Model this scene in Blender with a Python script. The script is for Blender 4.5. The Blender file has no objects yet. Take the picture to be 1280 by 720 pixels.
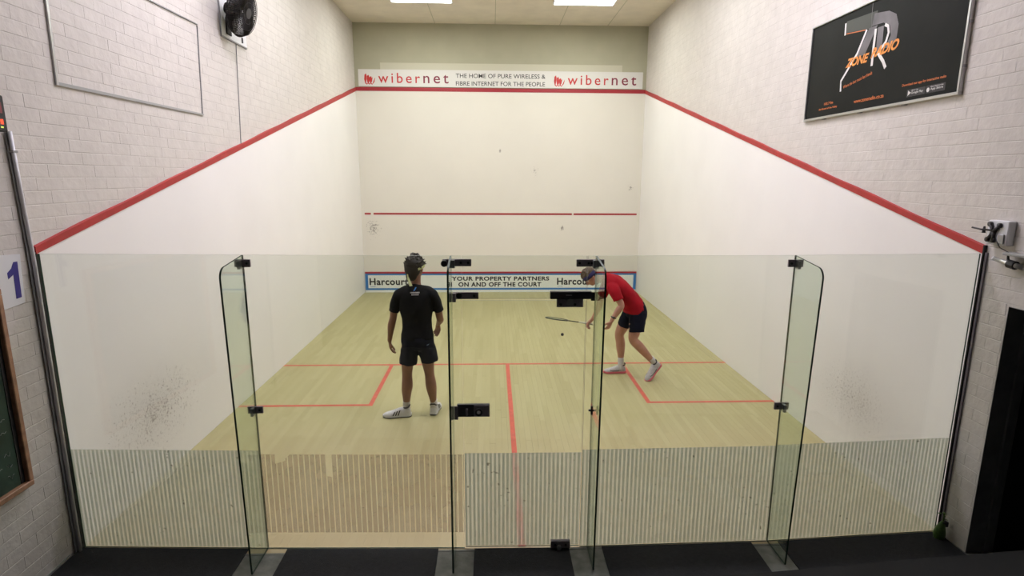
import bpy, math, random
from mathutils import Vector, Matrix
from mathutils.bvhtree import BVHTree
random.seed(7)
S = bpy.context.scene
COL = S.collection
PI = math.pi

# ---------------------------------------------------------------- camera, world, exposure
cd = bpy.data.cameras.new('camera')
cam = bpy.data.objects.new('camera', cd); COL.objects.link(cam); S.camera = cam
cd.sensor_width = 36.0; cd.lens = 732.6284/1280*36
cd.shift_x = -3.9504/1280; cd.shift_y = 11.3426/1280
cd.clip_start = 0.05; cd.clip_end = 100
cam.matrix_world = Matrix.Translation((-0.2108, -3.931, 2.6562)) @ Matrix.Rotation(-0.0387,4,'Z') @ Matrix.Rotation(1.3691,4,'X') @ Matrix.Rotation(0.0047,4,'Z')
CAMP = Vector((-0.2108, -3.931, 2.6562))
w = bpy.data.worlds.new('world'); S.world = w; w.use_nodes = True
w.node_tree.nodes['Background'].inputs[0].default_value = (0.8,0.85,0.9,1)
w.node_tree.nodes['Background'].inputs[1].default_value = 0.02
S.view_settings.view_transform = 'Standard'; S.view_settings.look = 'None'
S.view_settings.exposure = 1.02; S.view_settings.gamma = 1.0
S.view_settings.use_curve_mapping = False
# the six ceiling lights: x, y, strength, colour (built further down)
LAMP_FRONT = 15.0; LAMP_MID = 15.5; LAMP_REAR = 22.0
LAMPC = {'front': (.97,1.0,0.93), 'mid': (.98,0.985,1.02), 'rear': (1.03,0.975,1.12)}

# ---------------------------------------------------------------- materials
def new_mat(name):
    m = bpy.data.materials.new(name); m.use_nodes = True
    nt = m.node_tree; return m, nt, nt.nodes, nt.links, nt.nodes['Principled BSDF']
def mat(name, col, rough=.6, metal=0, noise=0, nscale=20, bump=0, bscale=60, spec=.5, coat=0, sheen=0):
    m, nt, N, L, b = new_mat(name)
    b.inputs['Base Color'].default_value = (*col,1); b.inputs['Roughness'].default_value = rough
    b.inputs['Metallic'].default_value = metal; b.inputs['Specular IOR Level'].default_value = spec
    b.inputs['Coat Weight'].default_value = coat; b.inputs['Sheen Weight'].default_value = sheen
    g = N.new('ShaderNodeNewGeometry')
    if noise:
        t = N.new('ShaderNodeTexNoise'); t.inputs['Scale'].default_value = nscale; t.inputs['Detail'].default_value = 4
        L.new(g.outputs['Position'], t.inputs['Vector'])
        r = N.new('ShaderNodeValToRGB')
        r.color_ramp.elements[0].position = .3; r.color_ramp.elements[1].position = .7
        r.color_ramp.elements[0].color = (*[c*(1-noise) for c in col],1); r.color_ramp.elements[1].color = (*[min(1,c*(1+noise)) for c in col],1)
        L.new(t.outputs['Fac'], r.inputs['Fac']); L.new(r.outputs['Color'], b.inputs['Base Color'])
    if bump:
        t = N.new('ShaderNodeTexNoise'); t.inputs['Scale'].default_value = bscale; t.inputs['Detail'].default_value = 5
        L.new(g.outputs['Position'], t.inputs['Vector'])
        bp = N.new('ShaderNodeBump'); bp.inputs['Strength'].default_value = 1; bp.inputs['Distance'].default_value = bump
        L.new(t.outputs['Fac'], bp.inputs['Height']); L.new(bp.outputs['Normal'], b.inputs['Normal'])
    return m
def mth(N, L, op, a, b=None, c=None):
    n = N.new('ShaderNodeMath'); n.operation = op
    for i, v in enumerate((a,b,c)):
        if v is None: continue
        if isinstance(v,(int,float)): n.inputs[i].default_value = v
        else: L.new(v, n.inputs[i])
    return n.outputs[0]
def glass_mat(name, tint):
    m = bpy.data.materials.new(name); m.use_nodes = True; nt = m.node_tree; N = nt.nodes; L = nt.links; N.clear()
    out = N.new('ShaderNodeOutputMaterial'); tr = N.new('ShaderNodeBsdfTransparent'); gl = N.new('ShaderNodeBsdfGlossy')
    tr.inputs[0].default_value = (*tint,1); gl.inputs['Roughness'].default_value = 0.0; gl.inputs['Color'].default_value = (.95,1,.97,1)
    geo = N.new('ShaderNodeNewGeometry'); fr = N.new('ShaderNodeFresnel')
    ior = mth(N, L, 'MULTIPLY_ADD', geo.outputs['Backfacing'], 1/1.5-1.5, 1.5)   # same reflectance from both sides of the pane
    L.new(ior, fr.inputs['IOR'])
    mx = N.new('ShaderNodeMixShader'); L.new(fr.outputs[0], mx.inputs[0]); L.new(tr.outputs[0], mx.inputs[1]); L.new(gl.outputs[0], mx.inputs[2])
    L.new(mx.outputs[0], out.inputs[0]); return m
def film_mat(name, dark, light, period, duty, a_dark, a_light, phase=0.):
    m = bpy.data.materials.new(name); m.use_nodes = True; nt = m.node_tree; N = nt.nodes; L = nt.links; N.clear()
    out = N.new('ShaderNodeOutputMaterial'); geo = N.new('ShaderNodeNewGeometry'); sp = N.new('ShaderNodeSeparateXYZ')
    L.new(geo.outputs['Position'], sp.inputs[0])
    u = mth(N, L, 'FRACT', mth(N, L, 'MULTIPLY_ADD', sp.outputs[0], 1/period, phase+500.))
    s = mth(N, L, 'LESS_THAN', u, duty)                                             # 1 on the printed stripe
    no = N.new('ShaderNodeTexNoise'); no.inputs['Scale'].default_value = 5; no.inputs['Detail'].default_value = 6
    L.new(geo.outputs['Position'], no.inputs['Vector'])
    var = mth(N, L, 'MULTIPLY_ADD', no.outputs['Fac'], .3, -.15)
    a = mth(N, L, 'ADD', mth(N, L, 'MULTIPLY_ADD', s, a_dark-a_light, a_light), var)
    # small dirt specks
    n2 = N.new('ShaderNodeTexNoise'); n2.inputs['Scale'].default_value = 38; n2.inputs['Detail'].default_value = 2
    L.new(geo.outputs['Position'], n2.inputs['Vector'])
    dirt = mth(N, L, 'GREATER_THAN', mth(N,L,'MULTIPLY_ADD',no.outputs['Fac'],.25,n2.outputs['Fac']), .865)
    mc = N.new('ShaderNodeMix'); mc.data_type = 'RGBA'; L.new(s, mc.inputs['Factor'])
    mc.inputs['A'].default_value = (*light,1); mc.inputs['B'].default_value = (*dark,1)
    md = N.new('ShaderNodeMix'); md.data_type = 'RGBA'; L.new(mth(N,L,'MULTIPLY',dirt,.6), md.inputs['Factor'])
    L.new(mc.outputs['Result'], md.inputs['A']); md.inputs['B'].default_value = (.05,.045,.04,1)
    d = N.new('ShaderNodeBsdfDiffuse'); t = N.new('ShaderNodeBsdfTranslucent'); tr = N.new('ShaderNodeBsdfTransparent')
    L.new(md.outputs['Result'], d.inputs[0]); L.new(md.outputs['Result'], t.inputs[0])
    m1 = N.new('ShaderNodeMixShader'); m1.inputs[0].default_value = .6; L.new(d.outputs[0], m1.inputs[1]); L.new(t.outputs[0], m1.inputs[2])
    m2 = N.new('ShaderNodeMixShader'); L.new(a, m2.inputs[0]); L.new(tr.outputs[0], m2.inputs[1]); L.new(m1.outputs[0], m2.inputs[2])
    L.new(m2.outputs[0], out.inputs[0]); return m
def emit_mat(name, col, s):
    m = bpy.data.materials.new(name); m.use_nodes = True; N = m.node_tree.nodes; L = m.node_tree.links; N.clear()
    o = N.new('ShaderNodeOutputMaterial'); e = N.new('ShaderNodeEmission'); e.inputs[0].default_value = (*col,1); e.inputs[1].default_value = s
    L.new(e.outputs[0], o.inputs[0]); return m
def wall_paint(name, col, spots):
    # court plaster: off-white, with the clusters of ball marks (y, z, ry, rz, amount, scale)
    m, nt, N, L, b = new_mat(name)
    b.inputs['Roughness'].default_value = .45; b.inputs['Specular IOR Level'].default_value = .4
    g = N.new('ShaderNodeNewGeometry'); sp = N.new('ShaderNodeSeparateXYZ'); L.new(g.outputs['Position'], sp.inputs[0])
    n0 = N.new('ShaderNodeTexNoise'); n0.inputs['Scale'].default_value = 1.3; n0.inputs['Detail'].default_value = 6; L.new(g.outputs['Position'], n0.inputs['Vector'])
    r = N.new('ShaderNodeValToRGB'); r.color_ramp.elements[0].position = .3; r.color_ramp.elements[1].position = .7
    r.color_ramp.elements[0].color = (*[c*.965 for c in col],1); r.color_ramp.elements[1].color = (*col,1)
    L.new(n0.outputs['Fac'], r.inputs['Fac']); cur = r.outputs['Color']
    for (ax, cy, cz, ry, rz, amt, sc, seed) in spots:
        h = mth(N, L, 'DIVIDE', mth(N, L, 'SUBTRACT', sp.outputs[ax], cy), ry)
        v = mth(N, L, 'DIVIDE', mth(N, L, 'SUBTRACT', sp.outputs[2], cz), rz)
        d = mth(N, L, 'SQRT', mth(N, L, 'ADD', mth(N, L, 'MULTIPLY', h, h), mth(N, L, 'MULTIPLY', v, v)))
        fall = N.new('ShaderNodeClamp'); L.new(mth(N, L, 'SUBTRACT', 1, d), fall.inputs[0])
        mp = N.new('ShaderNodeMapping'); mp.inputs['Location'].default_value = (seed,seed,seed); L.new(g.outputs['Position'], mp.inputs['Vector'])
        n = N.new('ShaderNodeTexNoise'); n.inputs['Scale'].default_value = sc; n.inputs['Detail'].default_value = 5; n.inputs['Roughness'].default_value = .75
        L.new(mp.outputs[0], n.inputs['Vector'])
        x = mth(N, L, 'ADD', n.outputs['Fac'], mth(N, L, 'MULTIPLY', fall.outputs[0], amt))
        k = N.new('ShaderNodeMapRange'); k.inputs['From Min'].default_value = .69; k.inputs['From Max'].default_value = .78; L.new(x, k.inputs['Value'])
        f = mth(N, L, 'MULTIPLY', k.outputs['Result'], mth(N, L, 'MINIMUM', mth(N, L, 'MULTIPLY', fall.outputs[0], 1.5), .75))
        haze = mth(N, L, 'MULTIPLY', fall.outputs[0], .13 if ax==1 else .02)
        f = mth(N, L, 'MAXIMUM', f, haze)
        mx = N.new('ShaderNodeMix'); mx.data_type = 'RGBA'; L.new(f, mx.inputs['Factor']); L.new(cur, mx.inputs['A']); mx.inputs['B'].default_value = (.17,.145,.13,1)
        cur = mx.outputs['Result']
    L.new(cur, b.inputs['Base Color'])
    t = N.new('ShaderNodeTexNoise'); t.inputs['Scale'].default_value = 3; t.inputs['Detail'].default_value = 8; L.new(g.outputs['Position'], t.inputs['Vector'])
    bp = N.new('ShaderNodeBump'); bp.inputs['Distance'].default_value = .004; bp.inputs['Strength'].default_value = .5; L.new(t.outputs['Fac'], bp.inputs['Height']); L.new(bp.outputs['Normal'], b.inputs['Normal'])
    return m
def wood_floor(name):
    m, nt, N, L, b = new_mat(name)
    b.inputs['Roughness'].default_value = .42
    at = N.new('ShaderNodeAttribute'); at.attribute_name = 'tone'; g = N.new('ShaderNodeNewGeometry')
    mp = N.new('ShaderNodeMapping'); mp.inputs['Scale'].default_value = (60,2.2,1); L.new(g.outputs['Position'], mp.inputs['Vector'])
    n = N.new('ShaderNodeTexNoise'); n.inputs['Scale'].default_value = 1.; n.inputs['Detail'].default_value = 5; L.new(mp.outputs[0], n.inputs['Vector'])
    n2 = N.new('ShaderNodeTexNoise'); n2.inputs['Scale'].default_value = 1.1; n2.inputs['Detail'].default_value = 4; L.new(g.outputs['Position'], n2.inputs['Vector'])
    f = mth(N, L, 'ADD', mth(N, L, 'MULTIPLY', n.outputs['Fac'], .35), mth(N, L, 'MULTIPLY', at.outputs['Fac'], .45))
    f = mth(N, L, 'ADD', f, mth(N, L, 'MULTIPLY', n2.outputs['Fac'], .35))
    r = N.new('ShaderNodeValToRGB'); e = r.color_ramp.elements
    e[0].position = .2; e[0].color = (.39,.35,.158,1); e[1].position = .95; e[1].color = (.475,.44,.218,1)
    x = e.new(.55); x.color = (.43,.39,.184,1)
    L.new(f, r.inputs['Fac'])
    sp = N.new('ShaderNodeSeparateXYZ'); L.new(g.outputs['Position'], sp.inputs[0])
    k = N.new('ShaderNodeMapRange'); k.inputs['From Min'].default_value = 2.4; k.inputs['From Max'].default_value = -.2; L.new(sp.outputs[1], k.inputs['Value'])
    mx = N.new('ShaderNodeMix'); mx.data_type = 'RGBA'; L.new(mth(N,L,'MULTIPLY',k.outputs['Result'],.7), mx.inputs['Factor']); L.new(r.outputs['Color'], mx.inputs['A']); mx.inputs['B'].default_value = (.56,.42,.25,1)   # pinker towards the back of the court
    L.new(mx.outputs['Result'], b.inputs['Base Color'])
    return m

M = {}
M['court_L'] = wall_paint('court_plaster_left', (.87,.85,.84), [(1,1.15,.60,1.5,.75,.20,44,3.1),(1,1.0,.60,.8,.50,.18,70,8.7)])
M['court_R'] = wall_paint('court_plaster_right', (.87,.85,.84), [(1,1.25,.62,1.3,.7,.18,46,5.3),(1,1.05,.58,.8,.50,.16,70,1.9)])
M['court_F'] = wall_paint('court_plaster_front', (.77,.735,.665), [(0,-2.95,1.50,.30,.38,.27,24,2.2),(0,.75,2.8,.16,.22,.2,26,4.4),(0,2.96,2.43,.1,.12,.3,22,6.6),(0,-.04,3.23,.07,.07,.35,22,9.1),(0,1.4,1.5,.1,.1,.3,24,5.1)])
M['front_upper'] = mat('upper_front_paint', (.44,.425,.315), .8, noise=.05, nscale=2, bump=.003, bscale=5)
M['brick'] = mat('painted_brick', (.64,.60,.565), .55, noise=.045, nscale=6, bump=.006, bscale=14)
M['mortar'] = mat('painted_mortar', (.59,.555,.52), .75, noise=.06, nscale=9, bump=.003, bscale=60)
M['upper_side'] = mat('painted_upper_side_wall', (.60,.565,.53), .6, noise=.04, nscale=2, bump=.004, bscale=9)
M['red'] = mat('red_line_paint', (.40,.018,.020), .45, noise=.12, nscale=9)
M['red_floor'] = mat('red_floor_line', (.60,.10,.06), .45, noise=.15, nscale=14)
M['red_front'] = mat('dark_red_front_line', (.36,.02,.03), .4)
M['ceiling'] = mat('ceiling_paint', (.72,.66,.55), .85, noise=.06, nscale=3, bump=.003, bscale=12)
M['absorb'] = mat('dark_bounce_absorber', (.05,.05,.052), .9)  # near-black so the unseen rear surfaces return little bounced light
M['wood'] = wood_floor('court_floor_wood')
M['gap'] = mat('board_gap', (.16,.12,.08), .8)
M['concrete'] = mat('grey_concrete', (.21,.21,.19), .8, noise=.25, nscale=12, bump=.002)
M['mat'] = mat('black_rubber_mat', (.016,.016,.019), .9, noise=.25, nscale=40, bump=.003, bscale=180)
M['glass'] = glass_mat('court_glass', (.948,.964,.942))
M['finglass'] = glass_mat('fin_glass', (.89,.93,.895))
M['edge'] = mat('glass_cut_edge', (.010,.035,.022), .45, spec=.25)
M['toph'] = mat('glass_top_edge', (.25,.28,.23), .5)
M['film'] = film_mat('green_striped_film', (.40,.43,.365), (.80,.80,.71), .0298, .58, .88, .60)
M['filmb'] = film_mat('brown_striped_film', (.40,.30,.20), (.8,.7,.5), .0386, .78, .52, .10)
M['metal'] = mat('dark_bronze_metal', (.24,.215,.245), .5, metal=.1, noise=.1, nscale=60)
M['black'] = mat('black_metal', (.030,.028,.032), .4)
M['blackp'] = mat('black_plastic', (.012,.012,.013), .5)
M['alu'] = mat('brushed_aluminium', (.55,.55,.56), .3, metal=.9)
M['alu3'] = mat('pale_metal_conduit', (.72,.72,.74), .4, metal=.1)
M['alu2'] = mat('grey_painted_metal', (.42,.42,.44), .5, metal=.1)
M['alud'] = mat('dull_aluminium', (.30,.30,.31), .4, metal=.8)
M['white'] = mat('white_plastic', (.74,.74,.76), .5)
M['signw'] = mat('white_sign', (.72,.70,.68), .5)
M['signt'] = mat('white_tin_board', (.80,.82,.78), .45)
M['txt'] = mat('black_lettering', (.02,.02,.022), .5)
M['txtred'] = mat('red_lettering', (.55,.03,.03), .5)
M['txtmar'] = mat('maroon_lettering', (.22,.02,.05), .5)
M['blue'] = mat('blue_border', (.045,.20,.50), .5)
M['lblue'] = mat('pale_blue_mark', (.25,.35,.5), .5)
M['purple'] = mat('indigo_number', (.03,.02,.22), .5)
M['wallstrip'] = mat('pale_batten', (.58,.56,.45), .7)
M['postbg'] = mat('charcoal_poster', (.014,.015,.013), .55, spec=.10, noise=.25, nscale=1.5)
M['postgrey'] = mat('grey_poster_print', (.14,.13,.135), .5, noise=.4, nscale=4)
M['postgreen'] = mat('dim_green_poster_print', (.045,.05,.04), .5)
M['orange'] = mat('orange_print', (.75,.28,.05), .5, noise=.25, nscale=14)
M['orangel'] = mat('dull_orange_print', (.60,.16,.04), .5)
M['postwhite'] = mat('white_print', (.75,.74,.72), .5)
M['frame_wood'] = mat('worn_brown_wood', (.36,.19,.11), .5, noise=.25, nscale=18, bump=.001)
M['chalk'] = mat('green_chalkboard', (.018,.045,.03), .6, noise=.35, nscale=5)
M['chalkw'] = mat('chalk_marks', (.40,.43,.40), .9)
M['dark_room'] = mat('unlit_room_and_bench_black', (.006,.006,.006), .9)  # near-black colour stands in for the unlit side room; the bench shares it
M['reveal'] = mat('dark_grey_door_reveal', (.14,.14,.14), .7, noise=.15, nscale=10)
M['trimw'] = mat('pale_skirting', (.36,.36,.35), .6)
M['rubber'] = mat('black_seal', (.01,.01,.01), .6)
M['led'] = emit_mat('red_digit_light', (1,.10,.05), .8)
M['ledg'] = emit_mat('yellow_digit_light', (.8,.9,.2), .5)
M['ledpink'] = mat('dim_red_display', (.25,.05,.06), .3)
M['leaf'] = mat('green_leaf', (.05,.11,.015), .5, noise=.3, nscale=60)
M['bottle'] = glass_mat('green_bottle_glass', (.30,.42,.28))
M['skin1'] = mat('tanned_skin', (.26,.125,.075), .5, noise=.08, nscale=14)
M['skin2'] = mat('fair_skin', (.50,.255,.18), .5, noise=.10, nscale=12)
M['hair1'] = mat('dark_brown_hair', (.026,.021,.013), .7, bump=.004, bscale=90)
M['hair2'] = mat('brown_hair', (.10,.065,.035), .6, bump=.003, bscale=110)
M['shirt1'] = mat('black_sports_shirt', (.006,.006,.006), .8, spec=.2, bump=.003, bscale=30)
M['shorts1'] = mat('navy_sports_shorts', (.007,.008,.014), .75, spec=.2, bump=.003, bscale=30)
M['shirt2'] = mat('red_sports_shirt', (.34,.005,.014), .8, spec=.15, noise=.12, nscale=8, bump=.004, bscale=22)
M['shorts2'] = mat('dark_navy_shorts', (.006,.007,.017), .8, spec=.12, bump=.003, bscale=30)
M['sock'] = mat('white_sock', (.62,.60,.58), .9, bump=.001, bscale=300)
M['shoew'] = mat('white_shoe_upper', (.66,.66,.66), .6, noise=.08, nscale=60)
M['shoeg'] = mat('grey_white_shoe_upper', (.50,.48,.47), .6, noise=.2, nscale=50)
M['sole_pink'] = mat('pink_midsole', (.75,.14,.20), .5)
M['band_y'] = mat('pale_yellow_headband', (.62,.66,.32), .8)
M['band_n'] = mat('navy_headband', (.016,.012,.07), .8)
M['eye'] = mat('eye_white', (.7,.7,.7), .3); M['iris'] = mat('dark_iris', (.03,.02,.01), .3)
M['racket'] = mat('dark_racket_frame', (.03,.035,.02), .35)
M['grip'] = mat('racket_grip', (.55,.55,.45), .7)
M['string'] = mat('racket_string', (.35,.37,.18), .5)
M['ball'] = mat('black_rubber_ball', (.012,.012,.012), .6)
M['fancage'] = mat('black_fan_cage', (.014,.012,.011), .6, spec=.2)
M['blade'] = mat('grey_fan_blade', (.10,.095,.09), .35)

# ---------------------------------------------------------------- mesh helpers
class MB:
    def __init__(s): s.v = []; s.f = []; s.m = []
    def add(s, vs, fs, mi=0):
        o = len(s.v); s.v += [Vector(v) for v in vs]; s.f += [tuple(i+o for i in f) for f in fs]; s.m += [mi]*len(fs); return s
    def hexa(s, p, mi=0):   # p: 8 corners, bottom 4 then top 4 (counter-clockwise from above)
        return s.add(p, [(0,3,2,1),(4,5,6,7),(0,1,5,4),(1,2,6,5),(2,3,7,6),(3,0,4,7)], mi)
    def box(s, x0,x1,y0,y1,z0,z1, mi=0):
        return s.hexa([(x0,y0,z0),(x1,y0,z0),(x1,y1,z0),(x0,y1,z0),(x0,y0,z1),(x1,y0,z1),(x1,y1,z1),(x0,y1,z1)], mi)
    def bbox(s, x0,x1,y0,y1,z0,z1, b=.003, mi=0):   # chamfered box
        X=(x0,x1);Y=(y0,y1);Z=(z0,z1); vs=[]; idx={}
        for i in (0,1):
            for j in (0,1):
                for k in (0,1):
                    sx,sy,sz=(b,-b)[i],(b,-b)[j],(b,-b)[k]
                    idx[i,j,k,0]=len(vs); vs.append((X[i],Y[j]+sy,Z[k]+sz))
                    idx[i,j,k,1]=len(vs); vs.append((X[i]+sx,Y[j],Z[k]+sz))
                    idx[i,j,k,2]=len(vs); vs.append((X[i]+sx,Y[j]+sy,Z[k]))
        c=Vector(((x0+x1)/2,(y0+y1)/2,(z0+z1)/2)); fs=[]
        def face(l):
            p=[Vector(vs[q]) for q in l]; n=(p[1]-p[0]).cross(p[2]-p[1])
            fs.append(tuple(l) if n.dot(sum(p,Vector())/len(p)-c)>0 else tuple(reversed(l)))
        for i in (0,1): face([idx[i,0,0,0],idx[i,1,0,0],idx[i,1,1,0],idx[i,0,1,0]])
        for j in (0,1): face([idx[0,j,0,1],idx[1,j,0,1],idx[1,j,1,1],idx[0,j,1,1]])
        for k in (0,1): face([idx[0,0,k,2],idx[1,0,k,2],idx[1,1,k,2],idx[0,1,k,2]])
        for j in (0,1):
            for k in (0,1): face([idx[0,j,k,1],idx[1,j,k,1],idx[1,j,k,2],idx[0,j,k,2]])
        for i in (0,1):
            for k in (0,1): face([idx[i,0,k,0],idx[i,1,k,0],idx[i,1,k,2],idx[i,0,k,2]])
        for i in (0,1):
            for j in (0,1): face([idx[i,j,0,0],idx[i,j,1,0],idx[i,j,1,1],idx[i,j,0,1]])
        for i in (0,1):
            for j in (0,1):
                for k in (0,1): face([idx[i,j,k,0],idx[i,j,k,1],idx[i,j,k,2]])
        return s.add(vs, fs, mi)
    def prism(s, pts, d, mi=0):   # polygon pts (3D, planar), extruded by vector d
        n=len(pts); d=Vector(d); P=[Vector(p) for p in pts]
        return s.add(P+[p+d for p in P], [tuple(range(n-1,-1,-1)), tuple(range(n,2*n))]+[(i,(i+1)%n,(i+1)%n+n,i+n) for i in range(n)], mi)
    def tube(s, pts, r, n=8, mi=0, closed=False, caps=True):
        P=[Vector(p) for p in pts]; m=len(P); rs=r if isinstance(r,(list,tuple)) else [r]*m; vs=[]; up=None
        for i,p in enumerate(P):
            if closed: t=(P[(i+1)%m]-P[i-1]).normalized()
            else: t=(P[min(i+1,m-1)]-P[max(i-1,0)]).normalized()
            if up is None: up = Vector((0,0,1)) if abs(t.z)<.9 else Vector((1,0,0))
            a=(up-t*up.dot(t)).normalized(); b=t.cross(a); up=a
            for k in range(n):
                an=2*PI*k/n; vs.append(p+a*math.cos(an)*rs[i]+b*math.sin(an)*rs[i])
        fs=[]
        for i in range(m if closed else m-1):
            j=(i+1)%m
            for k in range(n): fs.append((i*n+k,i*n+(k+1)%n,j*n+(k+1)%n,j*n+k))
        if not closed and caps: fs += [tuple(range(n-1,-1,-1)), tuple((m-1)*n+k for k in range(n))]
        return s.add(vs, fs, mi)
    def ell(s, c, ax, ay, az, n=16, m=10, mi=0):   # ellipsoid with three axis vectors
        c=Vector(c); ax=Vector(ax); ay=Vector(ay); az=Vector(az); vs=[c+az]
        for i in range(1,m):
            th=PI*i/m
            for k in range(n):
                ph=2*PI*k/n; vs.append(c+ax*math.sin(th)*math.cos(ph)+ay*math.sin(th)*math.sin(ph)+az*math.cos(th))
        vs.append(c-az); fs=[(0,1+k,1+(k+1)%n) for k in range(n)]
        for i in range(m-2):
            for k in range(n): fs.append((1+i*n+k,1+(i+1)*n+k,1+(i+1)*n+(k+1)%n,1+i*n+(k+1)%n))
        b=1+(m-2)*n; e=len(vs)-1
        fs += [(b+k,e,b+(k+1)%n) for k in range(n)]
        if ax.cross(ay).dot(az)<0: fs=[tuple(reversed(f)) for f in fs]
        return s.add(vs, fs, mi)
    def loft(s, pts, radii, ref=(1,0,0), n=20, sub=4, caps=True, mi=0):
        P=[Vector(p) for p in pts]; R=[(r,r) if isinstance(r,(int,float)) else r for r in radii]
        def cr(a,b,c,d,t): return .5*((2*b)+(c-a)*t+(2*a-5*b+4*c-d)*t*t+(3*b-a-3*c+d)*t**3)
        Q=[];RR=[]
        m=len(P)
        for i in range(m-1):
            for k in range(sub):
                t=k/sub; i0=max(i-1,0); i3=min(i+2,m-1)
                Q.append(cr(P[i0],P[i],P[i+1],P[i3],t)); RR.append(tuple(max(.001,cr(R[i0][q],R[i][q],R[i+1][q],R[i3][q],t)) for q in (0,1)))
        Q.append(P[-1]); RR.append(R[-1])
        T=[(Q[min(i+1,len(Q)-1)]-Q[max(i-1,0)]).normalized() for i in range(len(Q))]
        if caps:
            for end in (0,1):
                i=-1 if end else 0; t=T[i] if end else -T[0]; base=Q[i]; r=RR[i]; rm=min(r)
                ex=[]
                for an in (30,55,75): ex.append((base+t*rm*math.sin(math.radians(an)), tuple(x*math.cos(math.radians(an)) for x in r), T[i]))
                if end:
                    for e in ex: Q.append(e[0]); RR.append(e[1]); T.append(e[2])
                else:
                    for e in ex: Q.insert(0,e[0]); RR.insert(0,e[1]); T.insert(0,e[2])
        ref=Vector(ref); vs=[]
        for p,r,t in zip(Q,RR,T):
            a=ref-t*ref.dot(t)
            a=a.normalized() if a.length>1e-4 else Vector((0,1,0)); b=t.cross(a)
            for k in range(n):
                an=2*PI*k/n; vs.append(p+a*math.cos(an)*r[0]+b*math.sin(an)*r[1])
        fs=[]
        for i in range(len(Q)-1):
            for k in range(n): fs.append((i*n+k,i*n+(k+1)%n,(i+1)*n+(k+1)%n,(i+1)*n+k))
        fs += [tuple(range(n-1,-1,-1)), tuple((len(Q)-1)*n+k for k in range(n))]
        return s.add(vs, fs, mi)
WP = {}
def finish(me, name, mats, parent, smooth, auto=None):
    if not isinstance(mats,(list,tuple)): mats=[mats]
    for m in mats: me.materials.append(m)
    o = bpy.data.objects.new(name, me); COL.objects.link(o)
    if smooth:
        for p in me.polygons: p.use_smooth = True
    if parent is not None: o.parent = parent
    return o
def put(name, mb, mats, parent=None, smooth=False, origin=None):
    if parent is not None: org = WP[parent]
    elif origin is not None: org = Vector(origin)
    else:
        xs=[v.x for v in mb.v]; ys=[v.y for v in mb.v]; zs=[v.z for v in mb.v]
        org = Vector(((min(xs)+max(xs))/2,(min(ys)+max(ys))/2,min(zs)))
    me = bpy.data.meshes.new(name); me.from_pydata([v-org for v in mb.v], [], mb.f)
    for p,mi in zip(me.polygons, mb.m): p.material_index = mi
    o = finish(me, name, mats, parent, smooth)
    if parent is None: o.location = org
    WP[o] = org; me.update(); return o
def tag(o, label=None, cat=None, group=None, kind=None):
    if label: o['label']=label
    if cat: o['category']=cat
    if group: o['group']=group
    if kind: o['kind']=kind
    return o
def thing(name, label, cat, loc, group=None):
    o = bpy.data.objects.new(name, None); COL.objects.link(o); o.location = loc; WP[o]=Vector(loc); o.empty_display_size=.1
    return tag(o, label, cat, group)
def struct(name, mb, mats, parent=None, origin=(0,0,0), smooth=False):
    o = put(name, mb, mats, parent, smooth, origin)
    if parent is None: o['kind']='structure'
    return o
def remeshed(name, mb, m, parent, voxel=.007, smooth=6, fac=.5, disp=None):
    """union of closed shapes as one continuous smooth surface"""
    me = bpy.data.meshes.new('tmp'); me.from_pydata([tuple(v) for v in mb.v], [], mb.f); me.update()
    t = bpy.data.objects.new('tmp', me); COL.objects.link(t)
    r = t.modifiers.new('r','REMESH'); r.mode='VOXEL'; r.voxel_size=voxel; r.use_smooth_shade=True
    s = t.modifiers.new('s','SMOOTH'); s.iterations=smooth; s.factor=fac
    bpy.context.view_layer.update()
    dg = bpy.context.evaluated_depsgraph_get()
    out = bpy.data.meshes.new_from_object(t.evaluated_get(dg), depsgraph=dg)
    bpy.data.objects.remove(t); bpy.data.meshes.remove(me)
    org = WP[parent]
    cs=[v.co.copy() for v in out.vertices]
    if disp:
        ns=[v.normal.copy() for v in out.vertices]; cs=[c+disp(c,n_) for c,n_ in zip(cs,ns)]
    out.vertices.foreach_set('co',[q for c in cs for q in (c-org)]); out.update()
    out.name = name; out.materials.clear()
    o = finish(out, name, m, parent, True); WP[o]=org; return o

FONTCACHE = {}
def text_shape(body, bold=0., spacing=1., shear=0.):
    k=(body,bold,spacing,shear)
    if k in FONTCACHE: return FONTCACHE[k]
    c = bpy.data.curves.new('t','FONT'); c.body=body; c.size=1; c.offset=bold; c.space_character=spacing; c.shear=shear; c.resolution_u=4; c.extrude=0
    o = bpy.data.objects.new('t',c); COL.objects.link(o); bpy.context.view_layer.update()
    dg = bpy.context.evaluated_depsgraph_get()
    me = bpy.data.meshes.new_from_object(o.evaluated_get(dg), depsgraph=dg)
    vs=[v.co.copy() for v in me.vertices]; fs=[tuple(p.vertices) for p in me.polygons]
    bpy.data.objects.remove(o); bpy.data.curves.remove(c); bpy.data.meshes.remove(me)
    x0=min(v.x for v in vs); x1=max(v.x for v in vs); y0=min(v.y for v in vs); y1=max(v.y for v in vs)
    r=([((v.x-x0)/(x1-x0),(v.y-y0)/(y1-y0)) for v in vs],fs); FONTCACHE[k]=r; return r
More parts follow.
